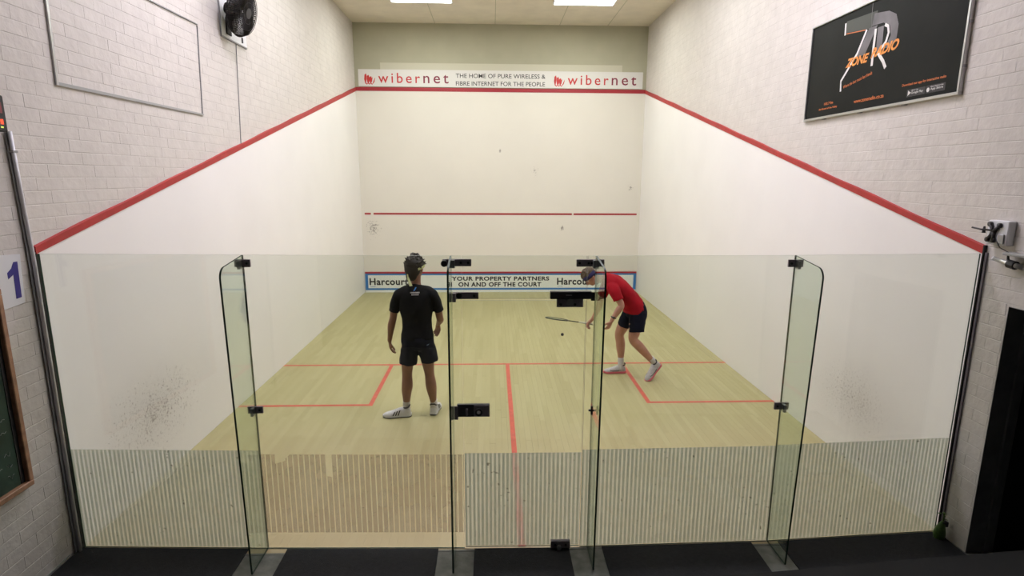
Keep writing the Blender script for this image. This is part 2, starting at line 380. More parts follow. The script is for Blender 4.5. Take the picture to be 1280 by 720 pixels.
def text(name, body, org, U, V, m, parent, bold=.012, spacing=1., shear=0., lift=.0008, cut=None):
    """lettering whose box starts at org and spans the vectors U (reading direction) and V (up)"""
    vs,fs = text_shape(body,bold,spacing,shear); org=Vector(org); U=Vector(U); V=Vector(V); n=U.cross(V).normalized()
    if V.length<.09:                                   # small print stays one joined part
        mb=MB(); mb.add([org+U*a+V*b+n*lift for a,b in vs], fs)
        o=put(name, mb, m, parent); o['kind']='stuff'; return o
    par=list(range(len(vs)))
    def find(i):
        while par[i]!=i: par[i]=par[par[i]]; i=par[i]
        return i
    for f in fs:
        for q in f[1:]: par[find(q)]=find(f[0])
    isl={}
    for f in fs: isl.setdefault(find(f[0]),[]).append(f)
    g=[]
    for fl_ in isl.values():
        xs=[vs[q][0] for f in fl_ for q in f]; g.append([min(xs),max(xs),fl_])
    g.sort(key=lambda e:e[0]); out=[]
    for e in g:                                        # the dot belongs to its i
        if out and e[0]<out[-1][1]-.3*min(e[1]-e[0],out[-1][1]-out[-1][0]): out[-1][1]=max(out[-1][1],e[1]); out[-1][2]=out[-1][2]+e[2]
        else: out.append(e)
    for e in out:
        ids=sorted({q for f in e[2] for q in f}); mp={q:i for i,q in enumerate(ids)}
        mb=MB(); mb.add([org+U*vs[q][0]+V*vs[q][1]+n*lift for q in ids],[tuple(mp[q] for q in f) for f in e[2]])
        put('letter', mb, m, parent)

W = 3.2; L = 9.69; BW = 3.215; MW = 3.2141; CE = 5.90
def line_z(y, lower): # the red out-line on the side walls
    a,b = (2.150,4.495) if lower else (2.203,4.572)
    return a+(b-a)*y/L

# ---------------------------------------------------------------- the setting
wl = struct('wall_left', MB().box(-MW-.2,-MW,-5.2,L+.2,-.1,CE+.1), M['mortar'])
mb = MB(); D0,D1,DZ = -.256,-1.20,1.83
mb.box(MW,MW+.2,D0,L+.2,-.1,CE+.1); mb.box(MW,MW+.2,D1,D0,DZ,CE+.1); mb.box(MW,MW+.2,-5.2,D1,-.1,CE+.1)
wr = struct('wall_right', mb, M['mortar'])
wf = struct('wall_front', MB().box(-MW-.2,MW+.2,L,L+.2,-.1,CE+.1), M['front_upper'])
struct('court_plaster', MB().box(-W,W,L-.014,L,0,4.497), M['court_F'], wf)
wb = struct('wall_back', MB().box(-MW-.2,MW+.2,-5.4,-5.2,-.1,CE+.1), M['absorb'])
ce = struct('ceiling', MB().box(-MW-.2,MW+.2,-5.2,L+.2,CE,CE+.1), M['ceiling'])
struct('ceiling_added_light_blocker', MB().box(-MW,MW,-5.2,-1.25,3.50,3.62), M['absorb'])  # unseen slab added to block lamp light and bounce behind the glass
# shallow plaster seams in the ceiling
for x in (-1.45,-.15,1.25,2.3): struct('ceiling_seam', MB().box(x,x+.012,6.2,L,CE-.003,CE+.001), M['front_upper'], ce)
# side court plaster with its sloping top edge
for s,wo,m in ((-1,wl,M['court_L']),(1,wr,M['court_R'])):
    y1=L; a=[(s*W,0,0),(s*W,y1,0),(s*W,y1,line_z(y1,1)+.01),(s*W,0,line_z(0,1)+.01)]
    struct('court_plaster', MB().prism(a,(s*.018,0,0)), m, wo)
    # red out-line band: proud, with a bevelled top that waves a little; its highlight is painted white
    lo=MB(); n=40
    for i in range(n):
        ya,yb=y1*i/n,y1*(i+1)/n; d=.006
        wa=.004*math.sin(ya*5.1+s)+.002*math.sin(ya*13); wb_=.004*math.sin(yb*5.1+s)+.002*math.sin(yb*13)
        p=[(ya,line_z(ya,1)),(yb,line_z(yb,1)),(yb,line_z(yb,0)+wb_),(ya,line_z(ya,0)+wa)]
        xi=s*(W-d); xo=s*(BW+.003)
        vs=[(xi,*p[0]),(xi,*p[1]),(xi,p[2][0],p[2][1]-.004),(xi,p[3][0],p[3][1]-.004),(xo,p[2][0],p[2][1]+.004),(xo,p[3][0],p[3][1]+.004),(xo,*p[0]),(xo,*p[1])]
        f=[(0,1,2,3),(0,6,7,1)]+([(6,0,3,5)] if i==0 else [])
        g=[(3,2,4,5)]
        if s<0: f=[tuple(reversed(q)) for q in f]; g=[tuple(reversed(q)) for q in g]
        lo.add(vs,[q for q in f],0); lo.add(vs,g,0)
        if ya<2.0:
            A,B,C_,D_=[Vector(vs[q]) for q in (3,2,4,5)]; u_=Vector((0,0,.0006)); lo.add([A.lerp(D_,.72)+u_,B.lerp(C_,.72)+u_,C_+u_,D_+u_],[(0,1,2,3)] if s>0 else [(3,2,1,0)],1)  # white strip paints in the highlight along the near bevel
    put('red_out_line', lo, [M['red'],M['signw']], wo)
# front wall lines
put('red_out_line', MB().box(-W,W,L-.020,L,4.497,4.575), M['red_front'], wf)
mb=MB()
for a,b in ((-3.13,-2.99),(-2.93,1.62),(1.66,3.13)): mb.box(a,b,L-.0165,L-.014,1.805,1.845)
put('red_service_line', mb, M['red_front'], wf)
# bricks: the nearest ones single, the rest joined
def in_view(p):
    c = cam.matrix_world.inverted() @ p
    if c.z > -.3: return False
    x = 640+3.95+732.63*c.x/-c.z; y = 360+11.34-732.63*c.y/-c.z
    return -30<x<1310 and -30<y<750
CH=.088; BL=.238
protos={}
def brick_mesh(s, key):
    if (s,key) in protos: return protos[s,key]
    b=MB(); l=BL*key-.0012; h=CH-.002; c_=.0026; f_=-s*.010
    pr=[(0,-h/2),(f_+s*c_,-h/2),(f_,-h/2+c_*1.6),(f_,h/2-c_),(f_+s*c_*.7,h/2),(0,h/2)]
    if s<0: pr=pr[::-1]
    b.prism([(x,-l/2,z) for x,z in pr],(0,l,0))
    me=bpy.data.meshes.new('brick'); me.from_pydata(b.v,[],b.f); me.materials.append(M['brick'])
    for p in me.polygons: p.use_smooth=False
    protos[s,key]=(me,b); return protos[s,key]
for s,wo in ((-1,wl),(1,wr)):
    bricks=[]
    nz=int(CE/CH)
    for k in range(nz):
        z=(k+.5)*CH; off=.5*(k%2)
        for j in range(int(-5.2/BL)-1,int(L/BL)+1):
            y0=(j+off)*BL; y1=y0+BL
            y1=min(y1,L)
            if y1<-5.1 or y0>=L: continue
            if y0>0 and z<line_z(y0,1)-.05: continue           # hidden behind the court plaster
            if s>0 and z-CH/2<DZ:
                if y0<D0 and y1>D1:
                    if y1>D0+.05: y0=D0
                    elif y0<D1-.05: y1=D1
                    else: continue
            l=(y1-y0)/BL; key=1. if l>.9 else (.5 if l<.62 else .75)
            bricks.append((Vector((s*BW,(y0+y1)/2,z)),key))
    vis=[b for b in bricks if in_view(b[0])]; vis.sort(key=lambda b:(b[0]-CAMP).length)
    single=set(id(b) for b in vis[:290])
    rest=MB()
    for b in bricks:
        p,key=b; me,bm_=brick_mesh(s,key)
        jit=s*random.uniform(-.0011,.0003); rot=random.uniform(-.007,.007)
        if id(b) in single:
            o=bpy.data.objects.new('brick',me); COL.objects.link(o); o.parent=wo; o.location=p+Vector((s*.008+jit,0,0)); o.rotation_euler=(rot,0,0)
        else:
            rest.add([v+p+Vector((s*.008+jit,0,0)) for v in bm_.v],bm_.f)
    r=put('brickwork',rest,M['brick'],wo); r['kind']='stuff'

# floors
fl = struct('floor', MB().box(-MW-.2,MW+.2,-.13,L+.2,-.1,-.012), M['gap'])
fb=MB(); tones=[]
bw=.0615; nb=int(round(2*W/bw)); bw=2*W/nb
for i in range(nb):
    x0=-W+i*bw; y=-.13+random.uniform(-1.1,0)
    while y<L:
        l=random.uniform(.7,1.6); a=max(y,-.13); b=min(y+l,L-.012)
        if b-a>.01:
            zt=-random.uniform(0,.0006); v=len(fb.v)
            fb.box(x0+.0004,x0+bw-.0004,a+.0006,b-.0006,-.012,zt); tones+=[random.random()]*8
        y+=l
o=put('floorboards',fb,M['wood'],fl); o['kind']='stuff'
at=o.data.attributes.new('tone','FLOAT','POINT')
for i,t in enumerate(tones): at.data[i].value=t
def fline(pts, name='court_line'):
    return put(name, MB().prism([(x,y,.0004) for x,y in pts],(0,0,.0012)), M['red_floor'], fl)
YS,YB=4.182,2.657; lw=.052
fline([(-W,YS),(W,YS),(W,YS+lw),(-W,YS+lw)])
for s in (-1,1):
    a=[(s*1.640,YB),(s*(1.640+lw),YB),(s*(1.640+lw),YS),(s*1.640,YS)]
    fline(a if s>0 else list(reversed(a)))
    a=[(s*(1.640+lw),YB),(s*W,YB),(s*W,YB+lw),(s*(1.640+lw),YB+lw)]
    fline(a if s>0 else list(reversed(a)))
fline([(-.030,-.09),(.022,-.09),(.022,YS),(-.030,YS)])
vf = struct('floor_viewing_area', MB().box(-MW-.2,MW+.2,-5.2,-.13,-.1,-.001), M['concrete'])

# glass wall layout (the panes stand in a very shallow bow)
GX=[-W+.010,-1.850,-.418,.416,1.830,W-.014]; GY=[0,-.058,-.098,-.108,-.084,0]; GT=2.150
struct('sill', MB().box(-W,W,-.131,-.112,-.001,.002), M['concrete'], vf)
mats=[(-3.20,-1.985,'leftmost black rubber mat on the floor before the glass'),(-1.705,-.612,'black rubber mat before the brown striped pane'),(-.350,.338,'narrow black rubber mat before the glass door'),(.580,1.700,'black rubber mat before the pane right of the door'),(1.905,3.19,'rightmost black rubber mat beside the dark doorway')]
def gy(x):
    for i in range(5):
        if GX[i]<=x<=GX[i+1]+1e-6: return GY[i]+(GY[i+1]-GY[i])*(x-GX[i])/(GX[i+1]-GX[i])
    return 0
for a,b,lab in mats:
    y1a=gy(max(a,GX[0]))-.012; y1b=gy(min(b,GX[-1]))-.012; y1=-.135
    mb=MB().hexa([(a,-1.9,0),(b,-1.9,0),(b,y1b if b<3.1 and b>-3 else y1b,0),(a,y1a,0),(a,-1.9,.009),(b,-1.9,.009),(b,y1b,.009),(a,y1a,.009)])
    tag(put('floor_mat',mb,M['mat']),lab,'mat','black mats laid between the glass fins')
struct('baseboard_left', MB().box(-BW,-BW+.012,-5.1,-.10,0,.022), M['trimw'])
# doorway on the right
mb=MB(); mb.box(MW-.001,MW+.20,D0-.003,D0-.0002,0,DZ); mb.box(MW-.001,MW+.20,D1+.0002,D1+.003,0,DZ); mb.box(MW-.001,MW+.20,D1+.003,D0-.003,DZ-.003,DZ-.0002)
d1=struct('door_1', mb, M['reveal'], None, (MW,D0,0))
put('frame', MB().box(MW+.121,MW+.15,D0-.02,D0-.001,0,DZ-.001).box(MW+.121,MW+.15,D1+.001,D1+.02,0,DZ-.001).box(MW+.121,MW+.15,D1+.02,D0-.02,DZ-.03,DZ-.001), M['reveal'], d1)
dr=MB(); dr.box(MW+.1,MW+1.6,D0+.01,D0+.03,-.02,2.2); dr.box(MW+.1,MW+1.6,D1-.4,D1-.38,-.02,2.2); dr.box(MW+1.6,MW+1.62,D1-.4,D0+.03,-.02,2.2); dr.box(MW+.2,MW+1.6,D1-.4,D0+.03,2.2,2.22); dr.box(MW,MW+1.6,D1-.4,D0+.03,-.04,-.002)
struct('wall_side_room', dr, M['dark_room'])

# ---------------------------------------------------------------- lights in the ceiling
def ceiling_light(x0,x1,y0,y1,kind,strength,label):
    t=thing('ceiling_light',label,'light',((x0+x1)/2,(y0+y1)/2,CE-.045),'recessed ceiling light panels')
    put('diffuser',MB().box(x0+.02,x1-.02,y0+.02,y1-.02,CE-.040,CE-.030),emit_mat('light_panel_'+kind,LAMPC[kind],strength),t)
    f=MB(); f.box(x0,x1,y0,y0+.02,CE-.045,CE); f.box(x0,x1,y1-.02,y1,CE-.045,CE); f.box(x0,x0+.02,y0+.02,y1-.02,CE-.045,CE); f.box(x1-.02,x1,y0+.02,y1-.02,CE-.045,CE)
    put('frame',f,M['white'],t); return t
for kind,yy,st,nm in (('front',8.02,LAMP_FRONT,'nearest the front wall'),('mid',5.0,LAMP_MID,'over the middle of the court'),('rear',2.2,LAMP_REAR,'over the back of the court')):
    ceiling_light(-2.10,-.95,yy-.62,yy,kind,st,'bright white ceiling light panel on the left, '+nm)
    ceiling_light(.94,2.09,yy-.62,yy,kind,st,'bright white ceiling light panel on the right, '+nm)

# ---------------------------------------------------------------- front wall boards
t=thing('sponsor_banner','long white sponsor banner above the red line on the front wall','banner',(0,L-.02,4.60))
put('board',MB().box(-3.13,3.13,L-.022,L-.001,4.590,4.945),M['signw'],t)
yf=L-.0222
def ftext(body,x0,x1,z0,z1,m,par,bold=.01,sp=1.,name='lettering'): return text(name,body,(x0,yf,z0),(x1-x0,0,0),(0,0,z1-z0),m,par,bold,sp)
for dx in (0.,4.155):
    for j,(a,h) in enumerate(((0,.235),(.055,.20),(.11,.15))):
        x=-2.995+dx+a
        pts=[(x+.00,4.83-.02*j),(x+.035,4.86-.03*j),(x+.05,4.80-.02*j),(x+.03,4.66),(x+.055,4.645),(x+.105,4.77-.01*j),(x+.125,4.80-.01*j),(x+.10,4.68),(x+.05,4.625),(x+.01,4.65),(x-.01,4.74)]
        put('logo_stroke',MB().prism([(p[0],yf-.0003*j,p[1]) for p in pts],(0,-.0005,0)),M['txtred'],t)
    ftext('wiber',-2.70+dx,-1.79+dx,4.665,4.875,M['txtred'],t,.006,1.35)
    ftext('net',-1.72+dx,-1.17+dx,4.665,4.85,M['txtmar'],t,.006,1.35)
ftext('THE HOME OF PURE WIRELESS &',-1.01,.96,4.785,4.875,M['txt'],t,.007)
ftext('FIBRE INTERNET FOR THE PEOPLE',-1.01,.955,4.625,4.715,M['txt'],t,.007)
tag(put('batten',MB().box(-2.65,2.66,L-.016,L-.0005,4.947,5.085),M['wallstrip']),'pale batten on the front wall just above the sponsor banner','batten')
# the tin
t=thing('tin_board','low white sponsor board with a blue border along the foot of the front wall','board',(0,L-.04,0))
yt=L-.040
put('panel',MB().box(-W+.02,W-.02,yt,L-.0145,0,.445),M['signt'],t)
put('red_top_strip',MB().box(-W+.02,W-.02,yt-.006,L-.0145,.446,.482),M['red_front'],t)
for a in ((-W+.02,W-.02,.405,.445),(-W+.02,W-.02,.055,.100)): put('blue_stripe',MB().box(a[0],a[1],yt-.0015,yt-.0002,a[2],a[3]),M['blue'],t)
for a in ((-W+.02,-W+.085),(W-.085,W-.02)): put('blue_stripe',MB().box(a[0],a[1],yt-.0015,yt-.0002,.1005,.4045),M['blue'],t)
yf=yt-.0005
for x0 in (-3.085,1.30):
    ftext('Harcourts',x0,x0+.985,.170,.338,M['txt'],t,.030,1.08); put('underline_mark',MB().box(x0+.01,x0+.14,yt-.0012,yt-.0002,.128,.140),M['lblue'],t)
ftext('YOUR PROPERTY PARTNERS',-1.175,1.115,.272,.372,M['txt'],t,.038,1.1)
ftext('ON AND OFF THE COURT',-1.02,.93,.128,.238,M['txt'],t,.038,1.1)

# ---------------------------------------------------------------- glass wall
def pane_mb(p0,p1,z0,z1,th=.012):
    a=Vector((p0[0],p0[1],0)); b=Vector((p1[0],p1[1],0)); d=(b-a).normalized(); n=Vector((-d.y,d.x,0))*th
    q=[a,b,b+n,a+n]; vs=[(v.x,v.y,z0) for v in q]+[(v.x,v.y,z1) for v in q]
    mb=MB(); mb.add(vs,[(0,1,5,4),(2,3,7,6)],0); mb.add(vs,[(1,2,6,5),(3,0,4,7),(0,3,2,1)],1); mb.add(vs,[(4,5,6,7)],2); return mb
GM=[M['glass'],M['edge'],M['toph']]
def film(par,p0,p1,z0,z1,m):
    a=Vector((p0[0],p0[1],0)); b=Vector((p1[0],p1[1],0)); d=(b-a).normalized(); n=Vector((-d.y,d.x,0))
    a+=n*.0122; b+=n*.0122
    put('striped_film',MB().add([(a.x,a.y,z0),(b.x,b.y,z0),(b.x,b.y,z1),(a.x,a.y,z1)],[(0,1,2,3)]),m,par)
def pane(i,z0,z1,name,label,cat='glass screen',g='tall glass panes of the court back wall'):
    e=.003; p0=Vector((GX[i],GY[i])); p1=Vector((GX[i+1],GY[i+1])); d=(p1-p0).normalized(); p0=p0+d*e; p1=p1-d*e
    t=thing(name,label,cat,((p0.x+p1.x)/2,(p0.y+p1.y)/2,z0),g)
    put('pane',pane_mb(p0,p1,z0,z1),GM,t); return t,p0,p1
t,a,b=pane(0,.003,GT,'glass_screen','clear glass pane at the far left with green striped lower part'); film(t,a,b,.006,.765,M['film'])
t,a,b=pane(1,.003,GT,'glass_screen','glass pane left of the door with brown striped film'); 
def film_cut(par,p0,p1,z0,z1,m):
    a=Vector((p0[0],p0[1],0)); b=Vector((p1[0],p1[1],0)); d=(b-a).normalized(); n=Vector((-d.y,d.x,0)); a+=n*.0122; ln=(b-a-n*.0122).length
    P_=lambda u,z: tuple(a+d*u+Vector((0,0,z)))
    q0,q1,zc=.452,.494,.565; e0,e1=.125,.150
    mb=MB(); F=lambda c: mb.add([P_(*p) for p in c],[tuple(range(len(c)))])
    F([(0,z0),(e0-.03,z0),(e0-.03,z1),(0,z1)]); F([(e0-.03,z0),(e1+.02,z0),(e1+.02,z1-.045),(e0-.03,z1-.07)]); F([(e1+.02,z0),(q0,z0),(q0,z1),(e1+.05,z1),(e1+.02,z1-.03)])
    F([(q0,z0),(q1,z0),(q1,zc),(q0,zc+.004)]); F([(q1,z0),(ln,z0),(ln,z1),(q1,z1)])
    put('striped_film',mb,m,par)
film_cut(t,a,b,.125,.735,M['filmb'])
t,a,b=pane(3,.003,GT,'glass_screen','glass pane right of the door between two glass fins'); film(t,a,b,.006,.765,M['film'])
t,a,b=pane(4,.003,GT,'glass_screen','clear glass pane at the far right beside the small green plant'); film(t,a,b,.006,.770,M['film'])
pane(2,1.862,GT,'glass_overpanel','short glass pane above the glass door',g=None)
door,a,b=pane(2,.012,1.850,'glass_door','frameless glass door in the middle of the court back wall','door',g=None); film(door,a,b,.016,.745,M['film'])
# fins: vertical glass blades standing out towards the viewer
def fin(x,yb,depth,label,tap=0.,n=12):
    t=thing('glass_fin',label,'glass fin',(x,yb-depth/2,.009),'upright glass fins bracing the back wall')
    y1=yb-.002; y0=yb-depth-tap; r=.07; pts=[(y1,.010),(yb-depth,.010)]
    zt=GT-.035
    for k in range(n+1):
        an=PI/2*k/n; pts.append((y0+r-r*math.cos(an),zt-r+r*math.sin(an)))
    pts.append((y1,GT))
    th=.006; L_=[(x-th,y,z) for y,z in pts]; R_=[(x+th,y,z) for y,z in pts]; m=len(pts); mb=MB()
    mb.add(L_+R_,[tuple(range(m)),tuple(range(2*m-1,m-1,-1))],0); mb.add(L_+R_,[(i,i+m,(i+1)%m+m,(i+1)%m) for i in range(m)],1)
    put('blade',mb,[M['finglass'],M['edge']],t); return t
FL=fin(-1.848,GY[1],.295,'leftmost glass fin, between the far left pane and the brown striped pane',.045)
F2=fin(-.487,GY[2],.285,'glass fin at the left side of the glass door')
F3=fin(.474,GY[3],.270,'glass fin at the right side of the glass door',.07)
FR=fin(1.826,GY[4],.280,'rightmost glass fin, near the far right pane',.075)
def clamp(par,x0,x1,y,z0,z1,fx,m='metal',screws=None,name='clamp'):
    """flat fitting on the near face of the panes, with a lug gripping the fin at fx"""
    mb=MB(); mb.bbox(x0,x1,y-.016,y-.001,z0,z1,.002)
    c=put(name,mb,M[m],par)
    for sx in (screws if screws is not None else (x0+.02,x1-.02)):
        put('screw',MB().tube([(sx,y-.021,(z0+z1)/2),(sx,y-.015,(z0+z1)/2)],.008,10),M['black'],c)
    return c
def lug(par,x,y,z0,z1,w=.022,d=.05):
    return put('lug',MB().bbox(x-w/2,x+w/2,y-d,y-.014,z0,z1,.002),M['alud'],par)
for fn,x,i in ((FL,-1.848,1),(FR,1.826,4)):
    for z in (2.072,1.054):
        s=1 if x<0 else -1
        c=clamp(fn,x-.050,x+.052,GY[i],z,z+.050,x); lug(c,x-s*.010,GY[i],z-.010,z+.046)
c=clamp(F2,-.540,-.352,GY[2],2.082,2.129,-.487,screws=(-.372,-.42)); lug(c,-.470,GY[2],2.074,2.126)
put('knob',MB().tube([(-.528,GY[2]-.05,2.104),(-.528,GY[2]-.016,2.104)],.021,16),M['black'],c)
c=clamp(F3,.341,.525,GY[3],2.080,2.128,.474,screws=(.36,.42,.44,.51)); lug(c,.458,GY[3],2.072,2.126)
# door furniture
yd=GY[2]
c=clamp(door,-.476,-.307,yd,1.862,1.908,-.4,screws=(-.335,)); 
put('pin',MB().tube([(-.435,yd-.030,1.888),(-.435,yd-.014,1.888)],.019,14),M['black'],c); put('hook',MB().bbox(-.479,-.455,yd-.05,yd-.0165,1.848,1.906,.003),M['metal'],c)
c=put('door_lock',MB().bbox(-.460,-.236,yd-.028,yd-.001,1.034,1.124,.003),M['black'],door)
put('lock_plate',MB().bbox(-.345,-.240,yd-.033,yd-.027,1.039,1.120,.002),M['metal'],c)
put('knob',MB().tube([(-.310,yd-.058,1.078),(-.310,yd-.033,1.078)],[.026,.024],18),M['black'],c)
put('key_cylinder',MB().tube([(-.310,yd-.062,1.080),(-.310,yd-.057,1.080)],.0125,14),M['white'],c)
put('strike',MB().bbox(-.480,-.452,yd-.040,yd-.0285,1.018,1.118,.003),M['metal'],c)
put('hook',MB().bbox(-.40,-.385,yd-.045,yd-.028,1.05,1.10,.003),M['metal'],c)
yd=GY[3]
c=put('door_closer',MB().bbox(.169,.445,yd-.040,yd-.001,1.866,1.917,.003),M['black'],door)
put('arm',MB().bbox(.438,.465,yd-.045,yd-.0405,1.856,1.914,.003),M['black'],c); put('nameplate',MB().box(.272,.312,yd-.0412,yd-.040,1.889,1.896),M['alud'],c)
c=put('pivot_plate',MB().bbox(.214,.391,yd-.022,yd-.001,1.808,1.865,.003),M['metal'],door)
put('boss',MB().tube([(.300,yd-.045,1.845),(.300,yd-.02,1.845)],.024,16),M['alud'],c)
for x in (.240,.335): put('screw',MB().tube([(x,yd-.028,1.828),(x,yd-.021,1.828)],.009,10),M['black'],c)
c=put('floor_pivot',MB().bbox(.203,.345,yd-.030,yd-.001,.014,.072,.003),M['metal'],door)
put('boss',MB().tube([(.262,yd-.05,.028),(.262,yd-.028,.028)],.016,14),M['alu'],c)
for x in (.235,.312): put('screw',MB().tube([(x,yd-.036,.045),(x,yd-.029,.045)],.008,10),M['black'],c)
c=put('star_knob',MB().bbox(.442,.456,yd-.152,yd-.140,1.096,1.159,.002).bbox(.427,.4675,yd-.151,yd-.141,1.120,1.134,.002),M['black'],F3)
put('stem',MB().tube([(.458,yd-.146,1.127),(.4675,yd-.146,1.127)],.006,10),M['alud'],c)
# end channels where the glass meets the side walls
tag(put('glass_channel',MB().box(-W,-W+.012,-.022,.016,.0,2.15),M['rubber']),'thin dark edge channel between the glass and the left wall','edge trim')
ch=thing('wall_end_seal','black seal strip on the end of the right court wall','edge trim',(W,0,0))
put('seal',MB().box(W-.010,W+.014,-.012,-.001,0,2.21),M['rubber'],ch); put('metal_strip',MB().box(W+.0,W+.013,-.030,-.0125,0,2.16),M['metal'],ch)

# ---------------------------------------------------------------- left wall objects
t=thing('conduit_pole','tall metal conduit pole on the left wall beside the glass','pole',(-3.18,-.045,0))
pp=[(-3.186,-.045,.0),(-3.186,-.043,2.1),(-3.186,-.058,2.5),(-3.186,-.072,2.92)]
put('tube',MB().tube(pp,.0125,14),M['alu3'],t,True)
put('backing_strip',MB().prism([(-3.205,-.070,0),(-3.205,-.022,0),(-3.205,-.022,2.2),(-3.205,-.052,2.92),(-3.205,-.092,2.92),(-3.205,-.068,2.2)],(.006,0,0)),M['alu2'],t)
put('clip',MB().box(-3.2,-3.172,-.085,-.05,2.79,2.805),M['alud'],t)
t=thing('scoreboard','black electronic scoreboard with red digits at the left edge','scoreboard',(-3.19,-.35,2.90),None)
put('case',MB().bbox(-BW,-3.165,-.62,-.105,2.912,3.125,.006),M['blackp'],t)
put('display',MB().box(-3.1652,-3.1645,-.56,-.130,3.02,3.085),M['ledpink'],t)
for y in (-.155,-.235,-.36,-.44):
    put('digit',MB().box(-3.1648,-3.1640,y,y+.022,2.955,2.985),M['led'],t)
put('indicator',MB().box(-3.1648,-3.1640,-.158,-.138,2.933,2.943),M['ledg'],t)
t=thing('number_sign','white court number sign reading 1 on the left wall','sign',(-BW,-.21,1.855))
put('plate',MB().prism([(-BW+.001,-.322,1.842),(-BW+.001,-.140,1.855),(-BW+.001,-.118,2.165),(-BW+.001,-.300,2.178)],(.006,0,0)),M['white'],t)
pts=[(-.198,1.895),(-.158,1.898),(-.148,2.118),(-.172,2.118),(-.240,2.042),(-.240,2.010),(-.192,2.042)]
pts=[(-.203,1.892),(-.160,1.895),(-.150,2.122),(-.182,2.122),(-.205,2.085),(-.240,2.062),(-.240,2.022),(-.196,2.045)]
put('numeral',MB().prism([(-BW+.0075,a,b) for a,b in pts],(.0008,0,0)),M['purple'],t)
t=thing('chalkboard','green chalkboard in a brown wooden frame on the left wall','chalkboard',(-BW,-1.1,.735))
y0,y1,z0,z1=-1.80,-.392,.742,1.95
put('board',MB().box(-BW,-BW+.020,y0,y1,z0,z1),M['chalk'],t)
fw=.036
for q in ((y0-fw,y1+fw,z0-fw,z0),(y0-fw,y1+fw,z1,z1+fw),(y0-fw,y0,z0,z1),(y1,y1+fw,z0,z1)):
    put('frame_rail',MB().bbox(-BW,-BW+.052,*q,.004),M['frame_wood'],t)
put('painted_rail_shadow',MB().box(-BW+.02,-BW+.024,y1-.03,y1-.0005,z0+.001,z1-.001),M['black'],t)  # black strip on the board stands in for the rail's shadow
sc=MB(); rr=random.Random(5)
for r in range(14):
    z=z0+.08+r*.075
    for c in range(16):
        y=y1-.07-c*.075
        if rr.random()<.25: continue
        p=Vector((-BW+.0215,y,z)); pts=[p+Vector((0,-.011*i+rr.uniform(-.005,.005),rr.uniform(-.016,.016))) for i in range(5)]
        sc.tube(pts,.0014,4)
o=put('chalk_writing',sc,M['chalkw'],t); o['kind']='stuff'
# thin empty poster frame
t=thing('empty_poster_frame','thin empty aluminium poster frame high on the left brick wall','frame',(-BW,1.5,3.26))
xa=-BW+.001
put('rail',MB().prism([(xa,.430,3.262),(xa,2.520,3.268),(xa,2.520,3.285),(xa,.430,3.285)],(.014,0,0)),M['trimw'],t)
put('rail',MB().prism([(xa,.445,4.148),(xa,2.585,4.158),(xa,2.585,4.168),(xa,.445,4.160)],(.012,0,0)),M['alud'],t)
put('rail',MB().prism([(xa,.422,3.262),(xa,.440,3.262),(xa,.462,4.160),(xa,.440,4.160)],(.016,0,0)),M['alu'],t)
put('rail',MB().prism([(xa,2.505,3.285),(xa,2.517,3.285),(xa,2.585,4.150),(xa,2.573,4.150)],(.010,0,0)),M['alud'],t)
# board behind the fan, the fan and its cable
t=thing('fan_backboard','white backing board with a thin dark edge behind the wall fan','board',(-BW,3.45,4.17))
put('panel',MB().box(-BW,-BW+.016,3.125,3.80,4.185,4.98),M['white'],t)
put('edging',MB().box(-BW,-BW+.020,3.125,3.80,4.170,4.185),M['alud'],t)
put('edging',MB().box(-BW,-BW+.020,3.112,3.125,4.170,4.98),M['alud'],t)
fc=Vector((-3.0,3.20,4.445)); fn=Vector((.97,-.08,-.24)).normalized()
fa=fn.cross(Vector((0,0,1))).normalized(); fbv=fa.cross(fn).normalized()
t=thing('wall_fan','round black wall fan high on the left wall','fan',tuple(fc-Vector((0,0,.3))))
cg=MB(); R0=.262
for k in range(72):
    an=2*PI*k/72; d=fa*math.cos(an)+fbv*math.sin(an)
    cg.tube([fc+fn*.085+d*.05,fc+fn*.080+d*.18,fc+fn*.045+d*(R0-.02),fc+d*R0,fc-fn*.04+d*(R0-.02),fc-fn*.075+d*.16,fc-fn*.08+d*.06],.0042,4)
for rr_,off in ((R0,0),(.18,.080),(.11,.084),(.235,.062),(.16,-.075)):
    cg.tube([fc+fn*off+(fa*math.cos(2*PI*k/40)+fbv*math.sin(2*PI*k/40))*rr_ for k in range(40)],.006 if rr_==R0 else .0032,6,closed=True)
put('cage',cg,M['fancage'],t)
put('badge',MB().tube([fc+fn*.078,fc+fn*.09],.055,24),M['black'],t)
put('motor',MB().tube([fc-fn*.17,fc-fn*.03],[.06,.075],20),M['fancage'],t)
for k in range(5):
    b=MB(); vs=[]
    for r in range(6):
        rad=.05+.2*r/5; wdt=.35+.30*math.sin(PI*(.2+.6*r/5))
        for q in (-1,1):
            an=2*PI*k/5+q*wdt*.8+.15*r/5; d=fa*math.cos(an)+fbv*math.sin(an)
            vs+=[fc+d*rad+fn*(.025*q), fc+d*rad+fn*(.025*q-.004)]
    fs=[]
    for r in range(5):
        o4=r*4; fs+=[(o4,o4+2,o4+6,o4+4),(o4+1,o4+5,o4+7,o4+3),(o4,o4+4,o4+5,o4+1),(o4+2,o4+3,o4+7,o4+6)]
    fs+=[(0,1,3,2),(20,22,23,21)]
    put('blade',b.add(vs,fs),M['blade'],t,True)
put('bracket',MB().tube([fc-fn*.15,fc-fn*.16+Vector((-.02,.02,-.10)),Vector((-3.198,3.30,4.30))],.018,10),M['fancage'],t)
put('wall_plate',MB().bbox(-3.199,-3.185,3.24,3.36,4.22,4.38,.004),M['fancage'],t)
put('pull_switch',MB().bbox(fc.x-.02,fc.x-.004,fc.y-.008,fc.y+.008,fc.z-.33,fc.z-.27,.004),M['black'],t)
